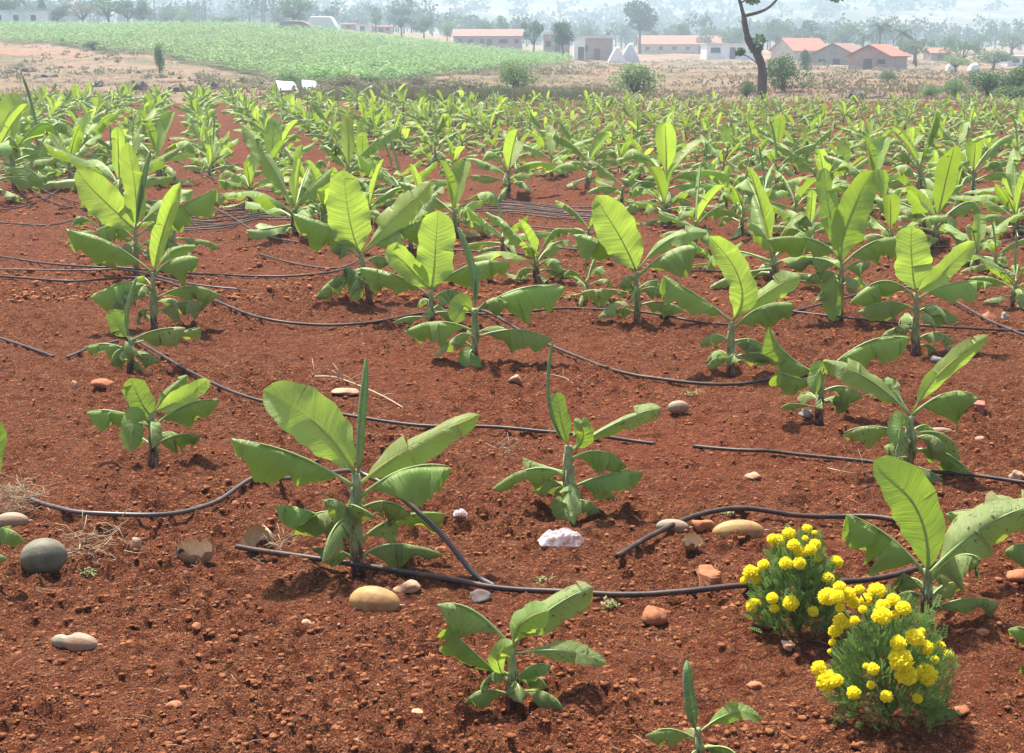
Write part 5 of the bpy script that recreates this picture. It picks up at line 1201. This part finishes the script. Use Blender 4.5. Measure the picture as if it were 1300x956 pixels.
house(812, 926, 345, 57, 47, 'w_cream', 'rooft', 'very long shed with a bright red tiled roof', 'gable', 12, wins=7)
house(894, 958, 262, 57, 56, 'w_white', 'roofw', 'white flat-roofed house in front of the long tiled shed', 'flat', 8, wins=4)
house(992, 1038, 262, 65, 51, 'w_cream', 'rooft', 'cream house with a red tiled gable roof right of the bare trunk', 'gable', 8, rz=.35, wins=2)
house(1042, 1098, 200, 74, 58, 'w_grey', 'roofb', 'weathered grey gable-ended house with a tiled roof edge', 'side', 12, rz=-.45, wins=1)
house(1094, 1136, 175, 72, 60, 'w_pink', 'rooft', 'brown house with red tiled roof below the palms', 'side', 9, rz=-.5, wins=1)
house(1178, 1200, 250, 70, 63, 'w_pink', 'rooft', 'small far house with red roof among trees at right', 'gable', 5, wins=1)
house(436, 452, 330, 36, 32, 'w_pink', 'rooft', 'tiny red-roofed house beyond the crop, left one', 'gable', 6, wins=1)
house(474, 498, 330, 38, 34, 'w_cream', 'rooft', 'tiny red-roofed house beyond the crop, right one', 'gable', 6, wins=1)
house(455, 472, 325, 38, 37, 'w_white', 'roofw', 'tiny white flat building between the two tiny red-roofed ones', 'flat', 6, wins=1)
house(1272, 1310, 210, 76, 74, 'w_white', 'roofw', 'pale building half hidden by trees at the right edge', 'flat', 6, wins=2)
# hut, tent, tarps
def tent(px0, px1, Y, top, flat, mat, label, name='tent', depth=4, n=9):
    p = onY((px0 + px1) / 2, Y); bp = pix(p)[1]; s = (p - CAM).length / F; a = (px1 - px0) * s / 2; h = max(.8, (bp - top) * s); vs = []
    for e in (-depth / 2, 0, depth / 2):
        for i in range(n + 1):
            u = i / n * 2 - 1; z = h * (min(1, (1 - abs(u)) / .4) if px1 - px0 > 30 else (1 - abs(u) ** 1.2)) if not flat else h * (1 - abs(u) ** 4)
            vs.append((u * a * (1 if e else .98), e, z - .1 + (0 if e else .12)))
    m = n + 1; fs = [(r * m + i, r * m + i + 1, (r + 1) * m + i + 1, (r + 1) * m + i) for r in range(2) for i in range(n)] + [tuple(range(m))[::-1], tuple(2 * m + i for i in range(m))]
    mb = MB(); mb.add(vs, fs); o = mb.build(name, M[mat], smooth=False); o.location = p; tag(o, label, name.replace('_', ' '))
tent(354, 400, 236, 27, 1, 'thatch', 'low brown thatched hut left of the white tent', 'hut', 6)
tent(388, 432, 250, 22, 0, 'tarp_w', 'white peaked tent beside the low brown hut', 'tent', 5)
tent(770, 796, 225, 59, 0, 'tarp_w', 'white tent left of the leaning sheet', 'tent', 3)
tent(786, 812, 236, 55, 0, 'tarp_g', 'greyish white tent right of the white one, below the tall slender tree', 'tent', 3)
for k, (px, lb) in enumerate([(1208, 'white bundle under the flat-topped tree, left one'), (1237, 'white bundle under the flat-topped tree, right one')]): tent(px - 7, px + 7, 165, 93, 1, 'tarp_w', lb, 'covered_bundle', 1)
def panel(px0, px1, y0, y1, label, sk, mat):
    Y = 80; c = onY((px0 + px1) / 2, Y); s = (c - CAM).length / F; w = (px1 - px0) * s / 2; h = (y1 - y0) * s
    root = empty('white_panel', c, label, 'panel'); mb = MB(); th = .04
    h *= .72; pts = [(-w + sk, -.9, .12), (w, -.9, .08), (w - sk * 1.6, .9, h + .05), (-w - sk * .3, .9, h + .12)]
    mb.add([Vector(p) for p in pts] + [Vector(p) - Vector((0, 0, th)) for p in pts], [(0, 1, 2, 3), (7, 6, 5, 4), (0, 4, 5, 1), (1, 5, 6, 2), (2, 6, 7, 3), (3, 7, 4, 0)]); mb.build('sheet', M[mat], root, smooth=False)
    for x, y, z in ((-w * .6, .75, h - .1), (w * .5, .75, h - .1), (-w * .5, -.4, .2), (w * .7, -.4, .2)):
        b = MB(); b.tube([(x, y, -.2), (x, y, z + .02)], .03, 6); b.build('leg', M['concrete'], root)
panel(350, 382, 104, 118, 'white sheet panel leaning on the dry land, left one', .35, 'tarp_w')
panel(382, 405, 103, 117, 'white sheet panel leaning on the dry land, right one', .2, 'tarp_g')
# utility poles
for px, Y, lb in [(199, 262, 'leftmost utility pole in the row above the green crop'), (241, 280, 'second utility pole from the left, above the green crop'), (263, 258, 'third utility pole from the left, with cross-arms'), (334, 258, 'utility pole nearest the full round tree, above the green crop'), (427, 285, 'short utility pole right of the white tent')]:
    p = onY(px, Y); root = empty('utility_pole', p, lb, 'utility pole'); hh = 9.0 if px != 427 else 6
    mb = MB(); mb.tube([(0, 0, -.4), (0, 0, hh)], [.13, .09], 8); mb.build('pole', M['concrete'], root)
    mb = MB(); mb.box((-.9, -.05, hh - .6), (.9, .05, hh - .48)); mb.build('cross_arm', M['wood'], root, smooth=False)
    for x in (-.75, 0, .75): mb = MB(); mb.tube([(x, 0, hh - .48), (x, 0, hh - .25)], .05, 6); mb.build('insulator', M['w_white'], root)

# ------------------------------------------------------------------ haze
mb = MB(); mb.box((-1300, -30, -2.5), (1300, 1800, 135)); hz = mb.build('haze', [], smooth=False); tag(hz, 'pale haze over the plain', 'haze', kind='stuff')
k = NT('haze'); v = k.n('VolumePrincipled', {'Color': (.68, .84, 1.0), 'Density': .00105, 'Anisotropy': .1}); k.t.links.new(v.outputs[0], k.out.inputs[1]); hz.data.materials.append(k.m)

# ------------------------------------------------------------------ light and camera
SE, SA = math.radians(62), math.radians(-28)             # sun stands beyond the field, a little left
W = bpy.data.worlds.new('World'); S.world = W; W.use_nodes = True; wn = W.node_tree
sk = wn.nodes.new('ShaderNodeTexSky'); sk.sky_type = 'NISHITA'; sk.sun_disc = False; sk.sun_elevation = SE; sk.sun_rotation = SA; sk.dust_density = 3.0; sk.air_density = 1.2
bg = wn.nodes['Background']; wn.links.new(sk.outputs[0], bg.inputs[0]); bg.inputs[1].default_value = .10
L = bpy.data.lights.new('sun', 'SUN'); L.energy = 5.0; L.angle = math.radians(2.5); L.color = (1, .94, .84); lo = bpy.data.objects.new('sun', L); COL.objects.link(lo)
sd = Vector((math.sin(SA) * math.cos(SE), math.cos(SA) * math.cos(SE), math.sin(SE))); lo.rotation_euler = sd.to_track_quat('Z', 'Y').to_euler()
cam = bpy.data.cameras.new('camera'); co = bpy.data.objects.new('camera', cam); COL.objects.link(co); S.camera = co
co.location = CAM; co.rotation_euler = (math.radians(90) - PITCH, 0, 0); cam.sensor_width = 36; cam.lens = F / 1300 * 36; cam.shift_y = -45 / 1300; cam.clip_end = 4000; cam.clip_start = .1
S.view_settings.view_transform = 'Standard'; S.view_settings.look = 'None'; S.view_settings.exposure = 1.22; S.view_settings.gamma = 1
S.cycles.volume_bounces = 1; S.cycles.max_bounces = 8; S.cycles.transparent_max_bounces = 8
